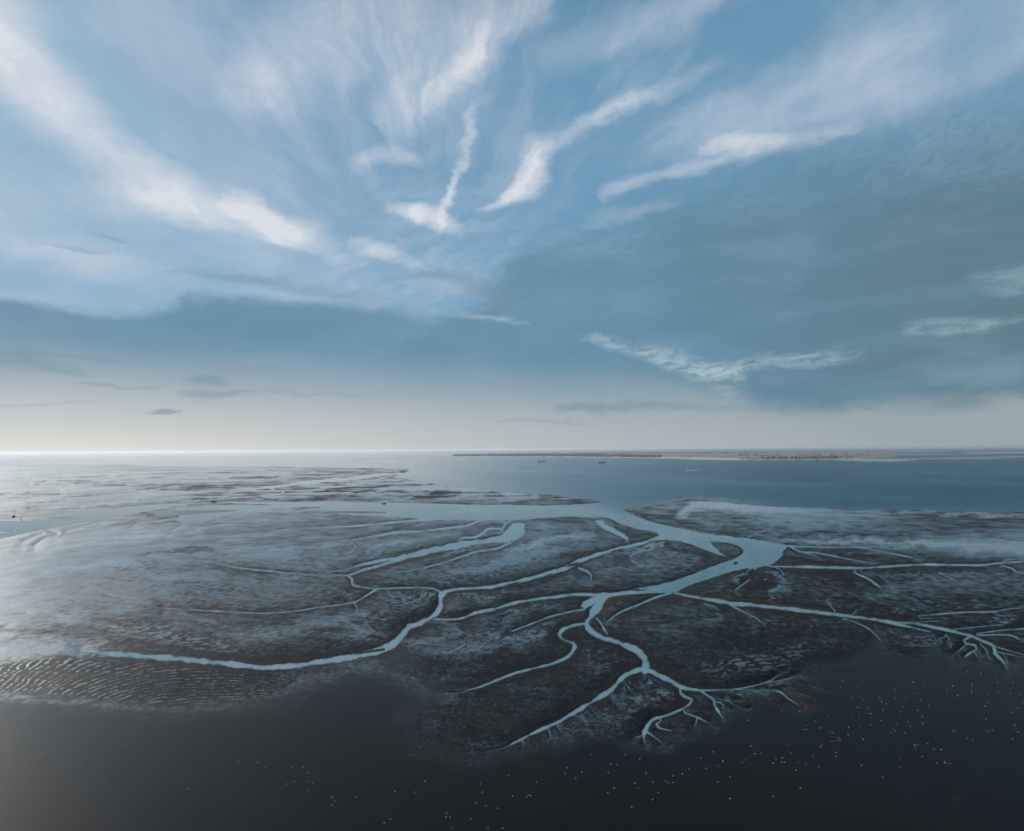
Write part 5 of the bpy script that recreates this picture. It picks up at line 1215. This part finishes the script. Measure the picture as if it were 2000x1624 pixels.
parts = list(gull.children)
rg = random.Random(21)
spots = []
for cp_ in (c7, ):
    spots += [(a, b_) for a, b_, *_ in c7([(x, y, 1) for x, y in ((595, 1055), (850, 1057), (960, 1080), (953, 1093), (740, 1128), (783, 1130), (412, 1155), (396, 1198), (525, 1187), (720, 1190), (478, 1233), (1053, 1263), (1170, 1268), (1150, 1252), (945, 1305), (765, 1305), (716, 1340), (1095, 1340), (1052, 1393), (895, 1447), (1633, 1385), (1325, 1162), (1580, 1100), (1577, 1110), (1543, 1140), (1740, 1095), (1722, 1115), (1632, 1222), (1540, 1258), (1787, 990), (1818, 1050), (1862, 1045), (1505, 1035), (1415, 1080), (1455, 1158), (125, 1358), (140, 1365), (112, 1375), (5, 1365), (185, 1263), (920, 1270), (1003, 1195), (1275, 1200), (1203, 1214))])]
spots += [(a, b_) for a, b_, *_ in c8([(x, y, 1) for x, y in ((355, 553), (630, 495), (1060, 518), (1088, 513), (1380, 535), (1385, 545), (1337, 567), (1530, 528), (1525, 543), (1710, 467), (1493, 435), (1720, 518), (1835, 517), (1595, 445), (1097, 597), (1035, 630), (835, 627), (853, 652), (852, 664), (955, 633), (1143, 643), (1523, 592), (1643, 604), (1815, 598), (1890, 608), (1908, 662), (1872, 708), (715, 640), (672, 702), (627, 747), (680, 777), (752, 742), (770, 748), (845, 800), (770, 832), (686, 840), (603, 850), (638, 900), (600, 907), (285, 838), (268, 868), (290, 868), (395, 855), (460, 888), (478, 955), (515, 948), (530, 930), (392, 998), (400, 985), (142, 978), (510, 1040), (508, 1067), (335, 1063), (285, 1130), (380, 1148), (212, 1170), (228, 1113), (125, 1112), (105, 1110), (108, 1080), (60, 1088), (40, 1120), (175, 1045), (923, 892), (1028, 893), (1065, 843), (1100, 985), (1103, 1008), (1120, 978), (1195, 973), (1243, 1015), (1153, 1070), (1297, 1018), (1358, 1123), (1533, 947), (1630, 790), (1845, 833), (1855, 858), (1870, 885), (1825, 738), (1645, 880), (1683, 873), (1830, 937), (985, 1083), (40, 1370), (1625, 690), (1203, 680), (1008, 700), (992, 767), (968, 830))])]
spots += [(a, b_) for a, b_, *_ in c6([(x, y, 1) for x, y in ((14, 965), (72, 998), (280, 1000), (370, 1002), (410, 1045), (298, 1115), (242, 1133), (410, 1113), (445, 1122), (411, 1178), (597, 1237), (619, 1264), (595, 1297), (786, 1236), (1088, 1190), (1240, 1196), (1280, 842), (1204, 902), (1320, 1112), (1675, 980), (1755, 1130), (1770, 1195), (1720, 1280), (1797, 1302), (1887, 1322), (1490, 1360), (1487, 1390), (1515, 1393), (1683, 1403), (1050, 1407), (1003, 1437), (1528, 1472), (1813, 1472), (1927, 1480), (1974, 1065))])]
spots += [(365, 1543), (465, 1490)]
for _ in range(52):
    spots.append((min(2015, max(1180, rg.gauss(1730, 170))), 1330 + abs(rg.gauss(0, 75)) + (40 if rg.random() < .5 else 0)))
for i, (px, py) in enumerate(spots):
    q = gp(px, py, .93); q.z = .93
    if i == 0: o = gull
    else:
        o = gull.copy(); col.objects.link(o)
        for ch in parts:
            c_ = ch.copy(); col.objects.link(c_); c_.parent = o
    o.location = q; o.rotation_euler = (0, 0, rg.uniform(0, 6.28)); k = rg.uniform(.8, 1.1); o.scale = (k, k, k)
    tag(o, 'small white gull resting on the dark wet mud of the foreground', 'gull', 'gulls scattered on the near mud')
